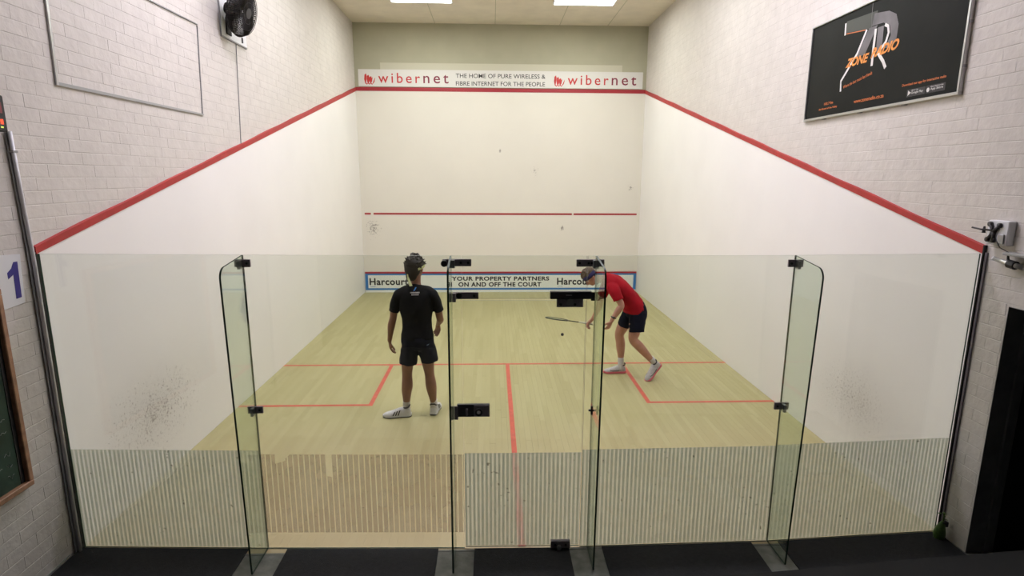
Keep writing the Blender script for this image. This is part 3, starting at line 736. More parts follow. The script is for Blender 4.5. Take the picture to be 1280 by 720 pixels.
tag(put('cable',MB().tube([(-3.205,3.50,4.168),(-3.207,3.47,3.8),(-3.207,3.44,3.45),(-3.207,3.40,3.03)],.0045,6),M['alud']),'thin cable running down the left wall below the fan','cable')

# ---------------------------------------------------------------- right wall objects
t=thing('radio_poster','large black radio station poster in an aluminium frame on the right wall','poster',(BW,1.5,3.27))
PY0,PY1,PZ0,PZ1=2.585,.448,3.285,4.205
put('panel',MB().box(BW-.020,BW,PY1,PY0,PZ0,PZ1),M['postbg'],t)
for q in ((PY1-.022,PY0+.02,PZ0-.024,PZ0),(PY1-.022,PY0+.02,PZ1,PZ1+.018),(PY1-.022,PY1,PZ0,PZ1),(PY0,PY0+.016,PZ0,PZ1)):
    put('frame_rail',MB().bbox(BW-.034,BW,*q,.003),M['alu'],t)
for z in (3.45,3.75,4.05): put('snap_hinge',MB().box(BW-.028,BW-.002,PY1-.030,PY1-.022,z,z+.02),M['alud'],t)
for yy in (1.0,1.6,2.2): put('snap_hinge',MB().box(BW-.028,BW-.002,yy,yy+.04,PZ0-.032,PZ0-.024),M['alud'],t)
xp=BW-.0205
def pp_(pts,m,lift=0,name='print_shape'): return put(name,MB().prism([(xp-lift,a,b) for a,b in reversed(pts)],(-.0005,0,0)),M[m],t)
def strip(pts,wd):
    l=[];r=[]
    for i,p in enumerate(pts):
        a=Vector(pts[max(i-1,0)]); b=Vector(pts[min(i+1,len(pts)-1)]); d=(b-a).normalized(); n=Vector((-d.y,d.x))*wd/2; p=Vector(p); l.append(tuple(p+n)); r.append(tuple(p-n))
    return l,r
def ribbon(pts,wd,m,lift=0,name='print_stroke'):
    l,r=strip(pts,wd); mb=MB(); k=len(pts)
    for i in range(k-1): mb.prism([(xp-lift,*l[i]),(xp-lift,*l[i+1]),(xp-lift,*r[i+1]),(xp-lift,*r[i])],(-.0005,0,0))
    return put(name,mb,M[m],t)
pp_([(1.985,4.135),(1.52,4.115),(1.54,4.0),(1.62,3.985),(1.985,4.03)],'postgreen',.0002)
pp_([(1.56,4.10),(1.36,4.07),(1.26,4.02),(1.215,3.93),(1.22,3.82),(1.30,3.76),(1.36,3.77),(1.30,3.86),(1.33,3.95),(1.42,3.99),(1.58,4.0)],'postgrey',.0004)
pp_([(1.62,3.99),(1.50,3.99),(1.64,3.77),(1.77,3.765)],'postgrey',.0004)
pp_([(1.49,3.965),(1.41,3.965),(1.40,3.76),(1.48,3.755)],'postgrey',.0006)
ribbon([(1.604,4.20),(1.60,4.09),(1.585,3.985)],.006,'postgrey',.0008)
ribbon([(2.000,4.122),(1.993,4.012)],.022,'postwhite',.0010)
ribbon([(1.975,4.020),(1.660,3.985)],.008,'orangel',.0010)
ribbon([(1.650,3.985),(1.760,3.800),(1.978,3.590),(1.966,3.492)],.024,'postwhite',.0012)
ribbon([(1.518,3.962),(1.520,3.80),(1.516,3.650)],.030,'postwhite',.0014)
ribbon([(1.395,3.968),(1.350,3.945),(1.332,3.89),(1.355,3.82),(1.41,3.775)],.026,'postwhite',.0014)
ribbon([(1.445,3.745),(1.36,3.66),(1.318,3.600)],.032,'postwhite',.0014)
UY=Vector((0,-1,0)); VZ=Vector((0,0,1))
def ptext(body,y,z,w,h,m,slope=0,bold=.01,shear=0,lift=.002):
    text('lettering',body,(xp-lift,y,z),(0,-w,slope),(0,0,h),M[m],t,bold,1.,shear)
ptext('ZONE',1.925,3.700,.355,.080,'orange',-.005,.04,.35)
ptext('RADIO',1.545,3.715,.370,.085,'orange',.015,.04,.35)
ptext('Where the best music has friends',1.925,3.510,.43,.030,'orangel',.065,.01)
ptext('www.zoneradio.co.za',1.722,3.352,.43,.034,'orangel',.0,.02)
ptext('103.7 fm',2.235,3.392,.16,.026,'orangel',0,.02); ptext('the Sound of the Valley',2.325,3.345,.33,.024,'orangel',0,.02)
ptext('Download our app for interactive radio',1.066,3.400,.485,.026,'orangel',0,.02)
for y,w2 in ((1.000,.21),(.780,.20)):
    put('badge',MB().box(xp-.0012,xp-.0002,y-w2,y,3.315,3.372),M['black'],t)
ptext('GET IT ON',.945,3.356,.075,.010,'postwhite'); ptext('Google Play',.945,3.330,.135,.022,'postwhite')
ptext('Download on the',.730,3.356,.13,.010,'postwhite'); ptext('App Store',.730,3.330,.13,.022,'postwhite')
pp_([(.985,3.365),(.950,3.345),(.985,3.325)],'postwhite',.0016)
put('logo_mark',MB().ell((xp-.0018,.758,3.340),(.0005,0,0),(0,.016,0),(0,0,.017),12,8),M['postwhite'],t)
# junction box with camera mount
t=thing('junction_box','white wall box with a black four-armed camera mount on the right wall','box',(BW-.03,-.12,2.225))
put('case',MB().bbox(BW-.055,BW,-.212,-.045,2.226,2.388,.006),M['white'],t)
put('side_cover',MB().bbox(BW-.066,BW-.055,-.198,-.148,2.236,2.300,.004),M['alud'],t)
xm=BW-.055
mbm=MB()
for a,b in ((-.075,2.362),(-.150,2.357),(-.070,2.258),(-.118,2.255)):
    mbm.tube([(xm-.008,-.108,2.312),(xm-.008,(a-.108)/2,(b+2.312)/2),(xm-.008,a,b)],[.017,.011,.013],10); mbm.tube([(xm-.018,a,b),(xm-.001,a,b)],.016,14)
put('mount_cross',mbm,M['black'],t,True)
put('arm',MB().tube([(xm-.02,-.10,2.322),(xm-.05,-.05,2.324),(xm-.06,.012,2.332)],.006,8),M['black'],t)
put('grip_knob',MB().tube([(xm-.03,-.055,2.300),(xm-.03,-.055,2.345)],[.012,.006],10),M['black'],t)
put('cable',MB().tube([(xm-.01,-.150,2.25),(xm-.015,-.185,2.215),(xm,-.24,2.19),(xm+.02,-.236,2.13)],.0035,6),M['blackp'],t)
t=thing('wall_bracket','chromed bracket tube reaching from the right edge below the wall box','bracket',(BW-.03,-.2,2.10))
put('tube',MB().tube([(BW-.045,-.128,2.134),(BW-.045,-.235,2.118),(BW-.045,-.36,2.105)],[.013,.017,.017],14),M['alu'],t,True)
put('end_cap',MB().tube([(BW-.045,-.122,2.135),(BW-.045,-.133,2.133)],.015,12),M['white'],t)
put('collar',MB().tube([(BW-.045,-.248,2.116),(BW-.045,-.30,2.110)],.028,12),M['blackp'],t)
put('shelf',MB().bbox(BW-.09,BW,-.60,-.232,2.172,2.190,.003),M['trimw'],t)
put('cable',MB().tube([(BW-.05,-.235,2.178),(BW-.06,-.25,2.14),(BW-.06,-.275,2.128)],.006,8),M['blackp'],t)
# small plant in a bottle in the corner
t=thing('bottle_plant','small green plant sprig in a dark bottle in the right corner','plant',(3.145,-.085,.0095))
put('bottle',MB().loft([(3.145,-.085,.012),(3.145,-.085,.05),(3.150,-.085,.095),(3.158,-.085,.13)],[.036,.040,.030,.016],n=14),M['leaf'],t,True)
put('stem',MB().tube([(3.158,-.085,.12),(3.160,-.085,.17),(3.156,-.085,.21)],.005,6),M['leaf'],t)
for an,l,z in ((2.9,.055,.205),(.2,.055,.200),(1.6,.035,.21),(4.4,.04,.19),(5.3,.05,.16)):
    d=Vector((math.cos(an),math.sin(an)*.6,.15)); c=Vector((3.156,-.085,z)); s_=Vector((-math.sin(an),math.cos(an),0))*.011
    if c.x+d.x*l>3.19: l=(3.19-c.x)/d.x
    put('leaf',MB().add([c,c+d*l*.5+s_,c+d*l-Vector((0,0,.01)),c+d*l*.5-s_,c+d*l*.5-Vector((0,0,.003))],[(0,1,4),(1,2,4),(2,3,4),(3,0,4)]),M['leaf'],t)
put('cap',MB().bbox(3.148,3.195,-.10,-.07,.100,.140,.003),M['black'],t)
# dark spectators' bench at the lower right
t=thing('spectator_bench','black spectator bench in shadow at the lower right corner','bench',(2.1,-1.2,0))
import mathutils
ang=math.atan2(.131,1.439)
def rotz(mb,c,a):
    R=Matrix.Rotation(a,3,'Z'); mb.v=[R@(v-Vector(c))+Vector(c) for v in mb.v]; return mb
c0=(1.36,-1.011,0)
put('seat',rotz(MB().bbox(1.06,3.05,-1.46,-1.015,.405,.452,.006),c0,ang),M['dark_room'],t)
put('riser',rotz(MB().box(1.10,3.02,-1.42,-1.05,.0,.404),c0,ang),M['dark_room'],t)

# ---------------------------------------------------------------- people
def head_shapes(mb, c, up, fw, k=1.):
    """skull, jaw, nose, brow, lips and ears around the head centre c"""
    c=Vector(c); up=Vector(up).normalized(); fw=Vector(fw); fw=(fw-up*fw.dot(up)).normalized(); rt=fw.cross(up)
    P=lambda f,r,u: c+fw*f*k+rt*r*k+up*u*k
    E=lambda f,r,u,a,b,d: mb.ell(P(f,r,u),fw*a*k,rt*b*k,up*d*k,20,12)
    E(-.012,0,.030,.093,.076,.088); E(.018,0,-.035,.066,.060,.078); E(.045,0,-.082,.036,.034,.028)
    E(.072,0,.018,.016,.050,.012)                       # brow
    mb.loft([P(.078,0,.010),P(.092,0,-.012),P(.104,0,-.030),P(.088,0,-.040)],[.008,.011,.014,.009],ref=tuple(rt),n=10,sub=2)
    E(.078,0,-.058,.010,.024,.006); E(.076,0,-.067,.010,.020,.006)
    E(.045,.042,-.018,.022,.018,.020); E(.045,-.042,-.018,.022,.018,.020)
    for s in (-1,1):
        E(-.008,s*.078,-.008,.017,.010,.031); E(-.012,s*.086,-.002,.014,.006,.022)
    return P,fw,rt,up
def hand_shapes(mb, wrist, d, pn, curl=.5, thumb=1, k=1., spread=.05):
    """palm with four unequal bent fingers and a side thumb; d = pointing direction, pn = palm normal, thumb side = +-1"""
    wv=Vector(wrist); d=Vector(d).normalized(); pn=Vector(pn); pn=(pn-d*pn.dot(d)).normalized(); sd=d.cross(pn)*thumb
    mb.loft([wv-d*.02,wv+d*.025*k,wv+d*.06*k,wv+d*.092*k],[(.026*k,.019*k),(.033*k,.017*k),(.041*k,.015*k),(.040*k,.012*k)],ref=tuple(sd),n=14,sub=2)
    tips=[]
    for i,(off,l) in enumerate(((.031,.074),(.010,.083),(-.011,.077),(-.030,.060))):
        p=wv+d*.088*k+sd*off*k; a=(d+sd*off/.03*spread).normalized(); pts=[p]; cur=a; c=curl*(1+.1*i)
        for j,f in enumerate((.45,.30,.25)):
            an=c*(.55 if j==0 else .9); cur=(cur*math.cos(an)+pn*math.sin(an)).normalized(); pts.append(pts[-1]+cur*l*f*k)
        mb.loft([p-a*.02]+pts,[.0095*k,.0100*k,.0090*k,.0082*k,.0070*k],ref=tuple(sd),n=8,sub=2); tips.append(pts[-1])
    b=wv+d*.030*k+sd*.026*k; a=(d*.62+sd*.62+pn*.35).normalized(); a2=(d*.85+sd*.15+pn*.5).normalized()
    mb.loft([b-a*.015,b+a*.032*k,b+a*.032*k+a2*.030*k,b+a*.032*k+a2*.054*k],[.014*k,.0125*k,.011*k,.008*k],ref=tuple(pn),n=8,sub=2)
    return tips
def eyes(par, P, fw, rt, up, k, m_iris):
    for s in (-1,1):
        e=put('eye',MB().ell(P(.071,s*.031,.000),fw*.011*k,rt*.014*k,up*.008*k,12,8),M['eye'],par,True)
        put('iris',MB().ell(P(.0795,s*.031,.000),fw*.004*k,rt*.006*k,up*.006*k,10,6),M['iris'],e,True)
def xform(mb, Mx): mb.v=[Mx@v for v in mb.v]; return mb
def shoe(par, Mx, side, kind):
    """sports shoe, toe along +x, heel at 0, 0.285 m long"""
    Mx=Mx@Matrix.Scale(1.08,4)
    up=MB(); rows=[(.004,.028,.078,.020),(.03,.037,.102,.017),(.07,.039,.108,.016),(.11,.039,.102,.016),(.15,.044,.084,.016),(.20,.049,.066,.016),(.245,.046,.056,.017),(.272,.032,.044,.018),(.284,.014,.030,.022)]
    n=16; vs=[]
    for x,w_,h,z0 in rows:
        for k in range(n):
            an=2*PI*k/n; c,s_=math.cos(an),math.sin(an)
            vs.append((x,w_*math.copysign(abs(c)**.8,c),z0+(h-z0)*max(s_,0)**.8 if s_>0 else z0+.004*s_))
    fs=[(i*n+k,i*n+(k+1)%n,(i+1)*n+(k+1)%n,(i+1)*n+k) for i in range(len(rows)-1) for k in range(n)]
    fs=[tuple(reversed(f)) for f in fs]+[tuple(range(n)),tuple(reversed([(len(rows)-1)*n+k for k in range(n)]))]
    up.add(vs,fs); xform(up,Mx)
    sh=put('shoe',up,M['shoew'] if kind==1 else M['shoeg'],par,True)
    so=MB(); vs=[]; R2=[(-.006,.020),(.01,.034),(.05,.040),(.11,.038),(.16,.045),(.21,.052),(.25,.046),(.278,.028),(.290,.010)]
    for zt in (0,.010,.026):
        ring=[(x,w_*(.96 if zt==0 else 1.03),zt+(.006 if x>.26 or x<0 else 0)) for x,w_ in R2]+[(x,-w_*(.96 if zt==0 else 1.03),zt+(.006 if x>.26 or x<0 else 0)) for x,w_ in reversed(R2)]
        vs+=ring
    m=len(R2)*2
    so.add(vs,[tuple(range(m)),tuple(reversed(range(2*m,3*m)))]+[(a*m+i,a*m+i+m,a*m+(i+1)%m+m,a*m+(i+1)%m) for a in (0,1) for i in range(m)]); so.m[2:2+m]=[1]*m
    xform(so,Mx); put('sole',so,[M['shoew'] if kind==1 else M['sole_pink'],M['black'] if kind==1 else M['sole_pink']],sh)
    co=MB(); cen=[(.006+.032*(1+math.cos(a))+.004,.034*math.sin(a),.106-.006*math.cos(a)+(.012 if math.cos(a)<-.6 else 0)) for a in [2*PI*i/20 for i in range(20)]]
    co.tube(cen,.0075,8,closed=True); xform(co,Mx); put('collar',co,M['black'],sh,True)
    if kind==1:
        for s_ in (-1,1):
            for i in range(3):
                x=.105+.026*i; b=MB(); pts=[(x+.020,.052 if s_ else 0,.028),(x+.033,0,.028),(x+.013,0,.080-.007*i),(x,0,.082-.007*i)]
                b.prism([(a,s_*(.0425+.002*i if z<.05 else .033+.002*i),z) for a,_,z in pts],(0,s_*.0022,0)); xform(b,Mx); put('stripe',b,M['black'],sh)
    else:
        for s_ in (-1,1):
            b=MB(); b.tube([(.09,s_*.038,.040),(.14,s_*.042,.035),(.19,s_*.046,.040),(.215,s_*.040,.050)],.0045,6); xform(b,Mx); put('swoosh_line',b,M['black'],sh)
    for i in range(4):
        b=MB(); x=.115+.020*i; b.tube([(x,-.022,.096-.36*(x-.1)),(x+.004,0,.106-.38*(x-.1)),(x,.022,.096-.36*(x-.1))],.003,6); xform(b,Mx); put('lace',b,M['sock'],sh)
    return sh
def folds(amp, sc):
    import mathutils.noise as mn
    def f(co, no): return no*amp*(mn.noise(Vector((co.x*sc,co.y*sc,co.z*sc*.55)))+.4*mn.noise(co*sc*2.3))
    return f

# --- player in black, standing with the back to the glass
X0=-1.045; Y0=2.35
p1=thing('person','person in black shirt and navy shorts standing with back to the glass','person',(X0,Y0,0))
b=MB()
b.loft([(X0,Y0,.88),(X0,Y0,.98),(X0,Y0,1.10),(X0,Y0+.005,1.26),(X0,Y0+.005,1.38),(X0,Y0,1.45),(X0,Y0,1.495),(X0,Y0+.01,1.53),(X0+.002,Y0+.018,1.60)],
       [(.150,.100),(.150,.100),(.138,.092),(.158,.105),(.168,.098),(.140,.070),(.072,.055),(.054,.056),(.053,.058)],ref=(1,0,0))
for pts,rad in (([(X0-.155,Y0,1.405),(X0-.195,Y0,1.365),(-1.283,Y0+.01,1.27),(-1.305,Y0+.02,1.14),(-1.330,Y0+.035,1.05),(-1.352,Y0+.06,.93),(-1.362,Y0+.07,.87)],[.048,.050,.046,.040,.042,.029,.025]),
                ([(X0+.155,Y0,1.405),(X0+.192,Y0,1.365),(-.818,Y0+.005,1.27),(-.798,Y0+.02,1.145),(-.800,Y0+.10,1.095),(-.826,Y0+.20,1.035),(-.838,Y0+.25,1.010)],[.048,.050,.046,.040,.041,.030,.026])):
    b.loft(pts,rad,ref=(0,1,0),n=16)
hand_shapes(b,(-1.362,Y0+.07,.865),(.05,.10,-1),(1,.35,.0),.62,1)
hand_shapes(b,(-.838,Y0+.25,1.010),(-.10,.45,-.85),(-.7,-.6,-.3),.55,-1)
for pts,rad in (([(-1.120,Y0,.92),(-1.140,Y0,.80),(-1.160,Y0+.005,.65),(-1.172,Y0+.01,.50),(-1.170,Y0-.012,.38),(-1.180,Y0-.008,.30),(-1.188,Y0+.01,.16),(-1.190,Y0+.01,.07)],[(.088,.095),(.086,.092),(.073,.078),(.056,.060),(.062,.066),(.056,.060),(.037,.041),(.038,.043)]),
                ([(-.968,Y0,.92),(-.955,Y0,.80),(-.940,Y0+.01,.65),(-.925,Y0+.02,.50),(-.910,Y0+.005,.38),(-.902,Y0+.01,.30),(-.892,Y0+.045,.16),(-.890,Y0+.05,.07)],[(.088,.095),(.086,.092),(.073,.078),(.055,.060),(.061,.066),(.055,.060),(.036,.041),(.037,.043)])):
    b.loft(pts,rad,ref=(1,0,0))
b.loft([(-1.17,Y0+.01,.055),(-1.27,Y0,.040),(-1.36,Y0-.01,.032)],[.024,.018,.012],ref=(0,1,0),n=10)
b.loft([(-.890,Y0+.03,.055),(-.885,Y0+.12,.040),(-.875,Y0+.21,.032)],[.024,.018,.012],ref=(1,0,0),n=10)
HC=(X0+.000,Y0+.035,1.685); P,fw,rt,up=head_shapes(b,HC,(0,.03,1),(.45,1,-.08),1.0)
remeshed('body',b,M['skin1'],p1,.0055,3)
eyes(p1,P,fw,rt,up,1.,'iris')
# shirt
b=MB()
b.loft([(X0,Y0,.915),(X0,Y0,.95),(X0,Y0,1.09),(X0,Y0+.003,1.24),(X0,Y0+.003,1.37),(X0,Y0,1.445),(X0,Y0,1.492),(X0,Y0+.004,1.512)],
       [(.182,.128),(.180,.127),(.163,.113),(.182,.128),(.194,.122),(.176,.100),(.098,.078),(.064,.064)],ref=(1,0,0),caps=False,n=28)
for s in (-1,1): b.loft([(X0+s*.03,Y0,1.475),(X0+s*.11,Y0,1.452),(X0+s*.185,Y0,1.402)],[(.062,.040),(.066,.050),(.066,.056)],ref=(0,1,0),n=16)
for s,xe in ((-1,-1.292),(1,-.803)):
    b.loft([(X0+s*.12,Y0,1.415),(X0+s*.187,Y0,1.388),(xe-s*.018,Y0+.005,1.30),(xe+s*.002,Y0+.010,1.215)],[(.074,.060),(.072,.058),(.064,.054),(.066,.056)],ref=(0,1,0),caps=False,n=20)
sh1=remeshed('shirt',b,M['shirt1'],p1,.007,5,disp=folds(.010,7))
b=MB()
b.loft([(X0,Y0,.985),(X0,Y0,.93),(X0,Y0,.86),(X0,Y0,.80)],[(.160,.112),(.178,.124),(.182,.128),(.16,.118)],ref=(1,0,0),caps=False,n=28)
b.loft([(-1.115,Y0,.90),(-1.135,Y0,.78),(-1.150,Y0,.68),(-1.155,Y0,.622)],[(.098,.115),(.100,.115),(.098,.108),(.097,.105)],ref=(1,0,0),caps=False,n=24)
b.loft([(-.970,Y0,.90),(-.948,Y0+.002,.78),(-.925,Y0+.005,.70),(-.918,Y0+.008,.648)],[(.098,.115),(.100,.115),(.094,.108),(.092,.104)],ref=(1,0,0),caps=False,n=24)
st1=remeshed('shorts',b,M['shorts1'],p1,.007,5,disp=folds(.012,8))
def on_surface(o, pts, d, lift):
    org=WP[o]; bv=BVHTree.FromPolygons([v.co+org for v in o.data.vertices],[tuple(p.vertices) for p in o.data.polygons])
    d=Vector(d).normalized(); out=[]
    for p in pts:
        h=bv.ray_cast(Vector(p)-d*.5,d); out.append((h[0] if h[0] else Vector(p))-d*lift)
    return out
def print_on(o, par, name, rects, d, m, lift=.003):
    mb=MB()
    for r in rects:
        q=on_surface(o,r,d,lift); mb.add(q,[tuple(range(len(q)))])
    return put(name,mb,m,par)
def rect(x0,x1,z0,z1): return [(x0,Y0,z0),(x1,Y0,z0),(x1,Y0,z1),(x0,Y0,z1)]
rows=[]; x=X0-.050
rx=random.Random(3)
print_on(sh1,sh1,'back_print',[rect(X0-.048+i*.0100,X0-.048+i*.0100+.0065,1.436,1.450) for i in range(10)],(0,1,0),M['postwhite'])
print_on(sh1,sh1,'back_print',[rect(X0-.036+i*.0100,X0-.036+i*.0100+.0065,1.415,1.428) for i in range(8)],(0,1,0),M['postwhite'])
print_on(sh1,sh1,'collar_emblem',[[(X0-.008,Y0,1.475),(X0+.006,Y0,1.472),(X0+.018,Y0,1.497),(X0+.004,Y0,1.500)],[(X0-.016,Y0,1.463),(X0-.002,Y0,1.460),(X0+.004,Y0,1.472),(X0-.010,Y0,1.474)]],(0,1,0),M['blue'])
print_on(st1,st1,'side_print',[[(-.935,Y0,.862),(-.905,Y0,.870),(-.898,Y0,.874),(-.92,Y0,.860)]],(0,1,0),M['lblue'])
for cx,cy in ((-1.190,Y0+.01),(-.890,Y0+.05)):
    put('sock',MB().loft([(cx,cy,.06),(cx,cy,.11),(cx,cy,.175)],[(.042,.047),(.040,.045),(.042,.046)],n=18,caps=False),M['sock'],p1,True)
shoe(p1,Matrix.Translation((-1.140,Y0-.005,.002))@Matrix.Rotation(PI+.10,4,'Z'),1,1)
shoe(p1,Matrix.Translation((-.895,Y0-.005,.002))@Matrix.Rotation(PI/2-.10,4,'Z'),1,1)
# hair: dark, tousled, tied with a pale yellow band
h=Vector(HC); b=MB()
b.ell(P(-.024,0,.050),fw*.108,rt*.104,up*.094,24,14); b.ell(P(-.060,-.006,.000),fw*.072,rt*.092,up*.100,20,12); b.ell(P(-.072,-.008,-.070),fw*.045,rt*.062,up*.062,16,10)
hr=random.Random(11)
for i in range(150):
    a=hr.uniform(0,2*PI); e=hr.uniform(-.15,1.0)
    d=(fw*math.cos(a)*math.cos(e*PI/2)+rt*math.sin(a)*math.cos(e*PI/2)+up*math.sin(e*PI/2)).normalized()
    if d.dot(fw)>.55 and d.dot(up)<.75: continue
    base=P(-.022,0,.045)+d*.078; tw=(d+Vector((hr.uniform(-.7,.7),hr.uniform(-.7,.7),hr.uniform(-.5,.6)))).normalized(); l=hr.uniform(.018,.040)
    b.loft([base,base+d*l*.6,base+d*l*.7+tw*l*.7],[.014,.011,.005],n=7,sub=2)
for i in range(26):   # looser bunch on the left side
    base=P(-.02,-.070,.045); d=(-rt+Vector((hr.uniform(-.6,.3),hr.uniform(-.6,.6),hr.uniform(-.9,.7)))).normalized()
    b.loft([base,base+d*.035,base+d*.055+Vector((0,0,-.02))],[.016,.013,.005],n=7,sub=2)
b.loft([P(-.085,-.035,-.02),P(-.095,-.040,-.07),P(-.092,-.038,-.115),P(-.085,-.034,-.145)],[.024,.024,.018,.008],n=12)
remeshed('hair',b,M['hair1'],p1,.0055,2)
hb=MB(); ring=[]
for k in range(36):
    a=2*PI*k/36; ring.append(P(-.012+.102*math.cos(a),.098*math.sin(a)+(.004 if math.sin(a)>0 else 0),.022+.030*math.cos(a)))
vs=[];n=36
for p in ring: vs+=[p-up*.014,p+up*.014,p+up*.012+(p-h).normalized()*.004,p-up*.012+(p-h).normalized()*.004]
hb.add(vs,[((i*4+j),(i*4+(j+1)%4),((i+1)%n*4+(j+1)%4),((i+1)%n*4+j)) for i in range(n) for j in range(4)])
band=put('headband',hb,M['band_y'],p1,True)
tb=MB()
c=Vector((X0-.072,Y0-.095,1.60))
tb.add([c+Vector((-.005,0,.01)),c+Vector((.012,0,.01)),c+Vector((.052,-.030,-.078)),c+Vector((.022,-.034,-.084)),c+Vector((-.005,.004,.01)),c+Vector((.012,.004,.01)),c+Vector((.052,-.026,-.078)),c+Vector((.022,-.030,-.084))],[(0,3,2,1),(4,5,6,7),(0,1,5,4),(1,2,6,5),(2,3,7,6),(3,0,4,7)])
put('band_tail',tb,M['band_y'],p1)
tb2=MB().tube([P(-.085,-.050,.02),P(-.105,-.040,-.04),c+Vector((.005,-.006,-.02))],[.008,.007,.006],8); put('band_tail',tb2,M['band_y'],p1,True)

# --- player in red, lunging to the left for the ball
p2=thing('person','person in red shirt and dark shorts bending forward reaching out for the ball','person',(1.60,3.62,0))
Yc=3.61
b=MB()
b.loft([(1.715,Yc+.01,.875),(1.685,Yc+.01,.955),(1.610,Yc,1.065),(1.495,Yc,1.185),(1.395,Yc,1.275),(1.310,Yc,1.325),(1.245,Yc,1.345),(1.200,Yc,1.355),(1.125,Yc-.005,1.365)],
       [(.140,.088),(.142,.095),(.136,.092),(.158,.105),(.168,.098),(.145,.075),(.072,.056),(.054,.056),(.054,.058)],ref=(0,1,0))
# near (left) arm hanging, far (right) arm with the racket
b.loft([(1.330,Yc-.150,1.290),(1.335,Yc-.195,1.240),(1.385,Yc-.250,1.150),(1.428,Yc-.275,1.060),(1.400,Yc-.275,1.000),(1.335,Yc-.265,.890),(1.315,Yc-.262,.850)],[.058,.056,.048,.042,.043,.030,.026],ref=(0,1,0),n=16)
b.loft([(1.330,Yc+.150,1.290),(1.320,Yc+.195,1.235),(1.290,Yc+.240,1.110),(1.262,Yc+.275,.990),(1.245,Yc+.300,.900),(1.195,Yc+.335,.770),(1.168,Yc+.345,.722)],[.058,.056,.047,.041,.043,.030,.026],ref=(0,1,0),n=16)
hand_shapes(b,(1.315,Yc-.262,.848),(-.45,-.08,-.9),(-.6,.75,.2),.75,-1)
GP=Vector((1.108,Yc+.352,.662)); RD=Vector((-.60,.215,.045)).normalized()     # racket grip point and direction
hand_shapes(b,(1.168,Yc+.345,.722),(-.62,.05,-.75),(.3,-.6,-.55),1.15,1,1.0,.02)
b.loft([(1.690,Yc-.085,.930),(1.672,Yc-.105,.80),(1.652,Yc-.125,.66),(1.640,Yc-.140,.565),(1.715,Yc-.135,.480),(1.775,Yc-.125,.415),(1.900,Yc-.105,.275),(1.965,Yc-.085,.205)],[(.080,.085),(.080,.088),(.070,.076),(.055,.062),(.056,.062),(.054,.058),(.036,.040),(.036,.040)],ref=(0,1,0))
b.loft([(1.660,Yc+.100,.915),(1.600,Yc+.125,.78),(1.555,Yc+.150,.66),(1.520,Yc+.165,.555),(1.540,Yc+.168,.44),(1.545,Yc+.168,.36),(1.556,Yc+.170,.20),(1.560,Yc+.170,.08)],[(.078,.082),(.080,.088),(.074,.080),(.058,.064),(.058,.064),(.055,.060),(.036,.040),(.036,.042)],ref=(0,1,0))
b.loft([(1.575,Yc+.170,.055),(1.48,Yc+.165,.040),(1.41,Yc+.160,.032)],[.024,.018,.012],ref=(0,1,0),n=10)
b.loft([(1.985,Yc-.085,.180),(1.935,Yc-.120,.095),(1.905,Yc-.140,.055)],[.024,.018,.012],ref=(0,1,0),n=10)
HC2=(1.062,Yc-.015,1.385); P2,fw2,rt2,up2=head_shapes(b,HC2,(-.80,-.06,.60),(-.62,-.22,-.75),1.0)
remeshed('body',b,M['skin2'],p2,.0055,3)
eyes(p2,P2,fw2,rt2,up2,1.,'iris')
b=MB()
b.loft([(1.668,Yc+.005,.925),(1.655,Yc,.985),(1.590,Yc,1.090),(1.490,Yc,1.195),(1.390,Yc,1.285),(1.310,Yc,1.330),(1.250,Yc,1.345),(1.222,Yc,1.350)],
       [(.180,.145),(.178,.140),(.168,.128),(.182,.130),(.190,.122),(.170,.100),(.090,.078),(.064,.064)],ref=(0,1,0),caps=False,n=28)
b.loft([(1.345,Yc-.12,1.285),(1.340,Yc-.195,1.240),(1.375,Yc-.245,1.165),(1.395,Yc-.262,1.118)],[(.078,.074),(.076,.072),(.068,.064),(.070,.062)],ref=(1,0,0),caps=False,n=20)
b.loft([(1.345,Yc+.12,1.285),(1.325,Yc+.195,1.235),(1.295,Yc+.240,1.130),(1.280,Yc+.255,1.080)],[(.078,.074),(.076,.072),(.068,.064),(.070,.062)],ref=(1,0,0),caps=False,n=20)
remeshed('shirt',b,M['shirt2'],p2,.007,5,disp=folds(.012,6.5))
b=MB()
b.loft([(1.610,Yc+.005,1.050),(1.665,Yc+.01,.985),(1.700,Yc+.01,.895),(1.690,Yc+.01,.820)],[(.160,.112),(.178,.132),(.184,.138),(.17,.128)],ref=(0,1,0),caps=False,n=28)
b.loft([(1.700,Yc-.080,.92),(1.690,Yc-.100,.80),(1.682,Yc-.115,.72),(1.680,Yc-.120,.665)],[(.098,.112),(.100,.110),(.098,.104),(.098,.102)],ref=(0,1,0),caps=False,n=24)
b.loft([(1.670,Yc+.095,.92),(1.620,Yc+.120,.80),(1.590,Yc+.135,.735),(1.575,Yc+.145,.690)],[(.098,.112),(.100,.108),(.098,.102),(.097,.100)],ref=(0,1,0),caps=False,n=24)
st2=remeshed('shorts',b,M['shorts2'],p2,.007,5,disp=folds(.012,8))
put('sock',MB().loft([(1.560,Yc+.170,.06),(1.558,Yc+.170,.13),(1.554,Yc+.170,.225)],[(.044,.048),(.041,.045),(.043,.047)],n=18,caps=False),M['sock'],p2,True)
put('sock',MB().loft([(1.985,Yc-.085,.175),(1.955,Yc-.090,.222),(1.893,Yc-.106,.295)],[(.044,.046),(.042,.045),(.043,.046)],ref=(0,1,0),n=18,caps=False),M['sock'],p2,True)
shoe(p2,Matrix.Translation((1.628,Yc+.172,.002))@Matrix.Rotation(PI+.02,4,'Z'),1,2)
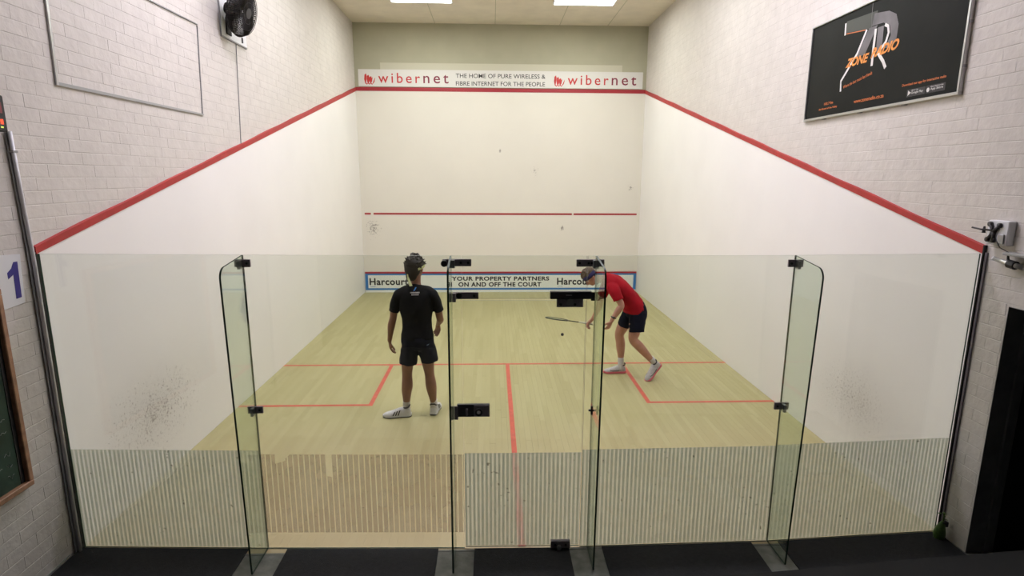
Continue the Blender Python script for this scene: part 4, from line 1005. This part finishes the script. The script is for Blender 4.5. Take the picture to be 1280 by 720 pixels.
# raised heel: toe on the floor at (1.86,3.45)
hd=Vector((1.865,Yc-.150,.006)); heel=Vector((2.045,Yc-.066,.190)); d=(hd-heel).normalized(); sd=Vector((0,0,1)).cross(d).normalized(); u_=d.cross(sd)
Mx=Matrix(((d.x,sd.x,u_.x,heel.x),(d.y,sd.y,u_.y,heel.y),(d.z,sd.z,u_.z,heel.z),(0,0,0,1)))
shoe(p2,Mx,1,2)
wt=MB().tube([(1.338+.031*math.cos(a)*.9,Yc-.266+.031*math.sin(a),.897-.012*math.cos(a)) for a in [2*PI*i/18 for i in range(18)]],.009,8,closed=True); wt.bbox(1.320,1.348,Yc-.306,Yc-.294,.885,.912,.002)
put('watch',wt,M['black'],p2)
b=MB()
b.ell(P2(-.022,0,.050),fw2*.094,rt2*.084,up2*.076,24,14); b.ell(P2(-.055,0,.010),fw2*.058,rt2*.076,up2*.075,20,12); b.ell(P2(.045,0,.075),fw2*.045,rt2*.055,up2*.034,16,10)
hr=random.Random(4)
for i in range(60):
    a=hr.uniform(0,2*PI); e=hr.uniform(.05,1.0)
    d=(fw2*math.cos(a)*math.cos(e*PI/2)+rt2*math.sin(a)*math.cos(e*PI/2)+up2*math.sin(e*PI/2)).normalized()
    base=P2(-.020,0,.045)+d*.072
    if d.dot(fw2)>.6 and d.dot(up2)<.5: continue
    b.loft([base,base+d*.014+fw2*.010,base+d*.016+fw2*.024],[.013,.010,.005],n=7,sub=2)
remeshed('hair',b,M['hair2'],p2,.0055,2)
hb=MB(); vs=[]
for k in range(36):
    a=2*PI*k/36; p=P2(-.012+.100*math.cos(a),.088*math.sin(a),.030+.022*math.cos(a)); q=(p-Vector(HC2)).normalized()*.004
    vs+=[p-up2*.034,p+up2*.026-q*1.5,p+up2*.024,p-up2*.032+q]
n=36
hb.add(vs,[((i*4+j),(i*4+(j+1)%4),((i+1)%n*4+(j+1)%4),((i+1)%n*4+j)) for i in range(n) for j in range(4)])
put('headband',hb,M['band_n'],p2,True)

# --- racket and ball
butt=GP-RD*.075; r=thing('squash_racket','squash racket held out edge-on by the player in red','racket',tuple(butt))
side=Vector((.10,.94,-.13)); side=(side-RD*side.dot(RD)).normalized(); nrm=side.cross(RD)
put('grip',MB().tube([butt,butt+RD*.01,butt+RD*.19,butt+RD*.20],[.016,.0145,.013,.010],12),M['grip'],r,True)
put('shaft',MB().tube([butt+RD*.20,butt+RD*.36],.0075,10),M['racket'],r,True)
hc=butt+RD*.515
fr=[hc+RD*(.165*math.cos(a))+side*(.100*math.sin(a)*(1-.12*math.cos(a+PI))) for a in [2*PI*i/40 for i in range(40)]]
put('frame',MB().tube(fr,.0085,8,closed=True),M['racket'],r,True)
stg=MB()
for i in range(-7,8):
    o_=i*.0125; hl=.155*math.sqrt(max(0,1-(o_/.098)**2)); stg.tube([hc+side*o_-RD*hl,hc+side*o_+RD*hl],.0009,4)
for i in range(-11,12):
    o_=i*.0135; hl=.096*math.sqrt(max(0,1-(o_/.163)**2)); stg.tube([hc+RD*o_-side*hl,hc+RD*o_+side*hl],.0009,4)
o=put('strings',stg,M['string'],r); o['kind']='stuff'
tag(put('squash_ball',MB().ell((.738,3.80,.550),(.021,0,0),(0,.021,0),(0,0,.021),16,12),M['ball'],None,True),'small black squash ball in the air below the racket','ball')
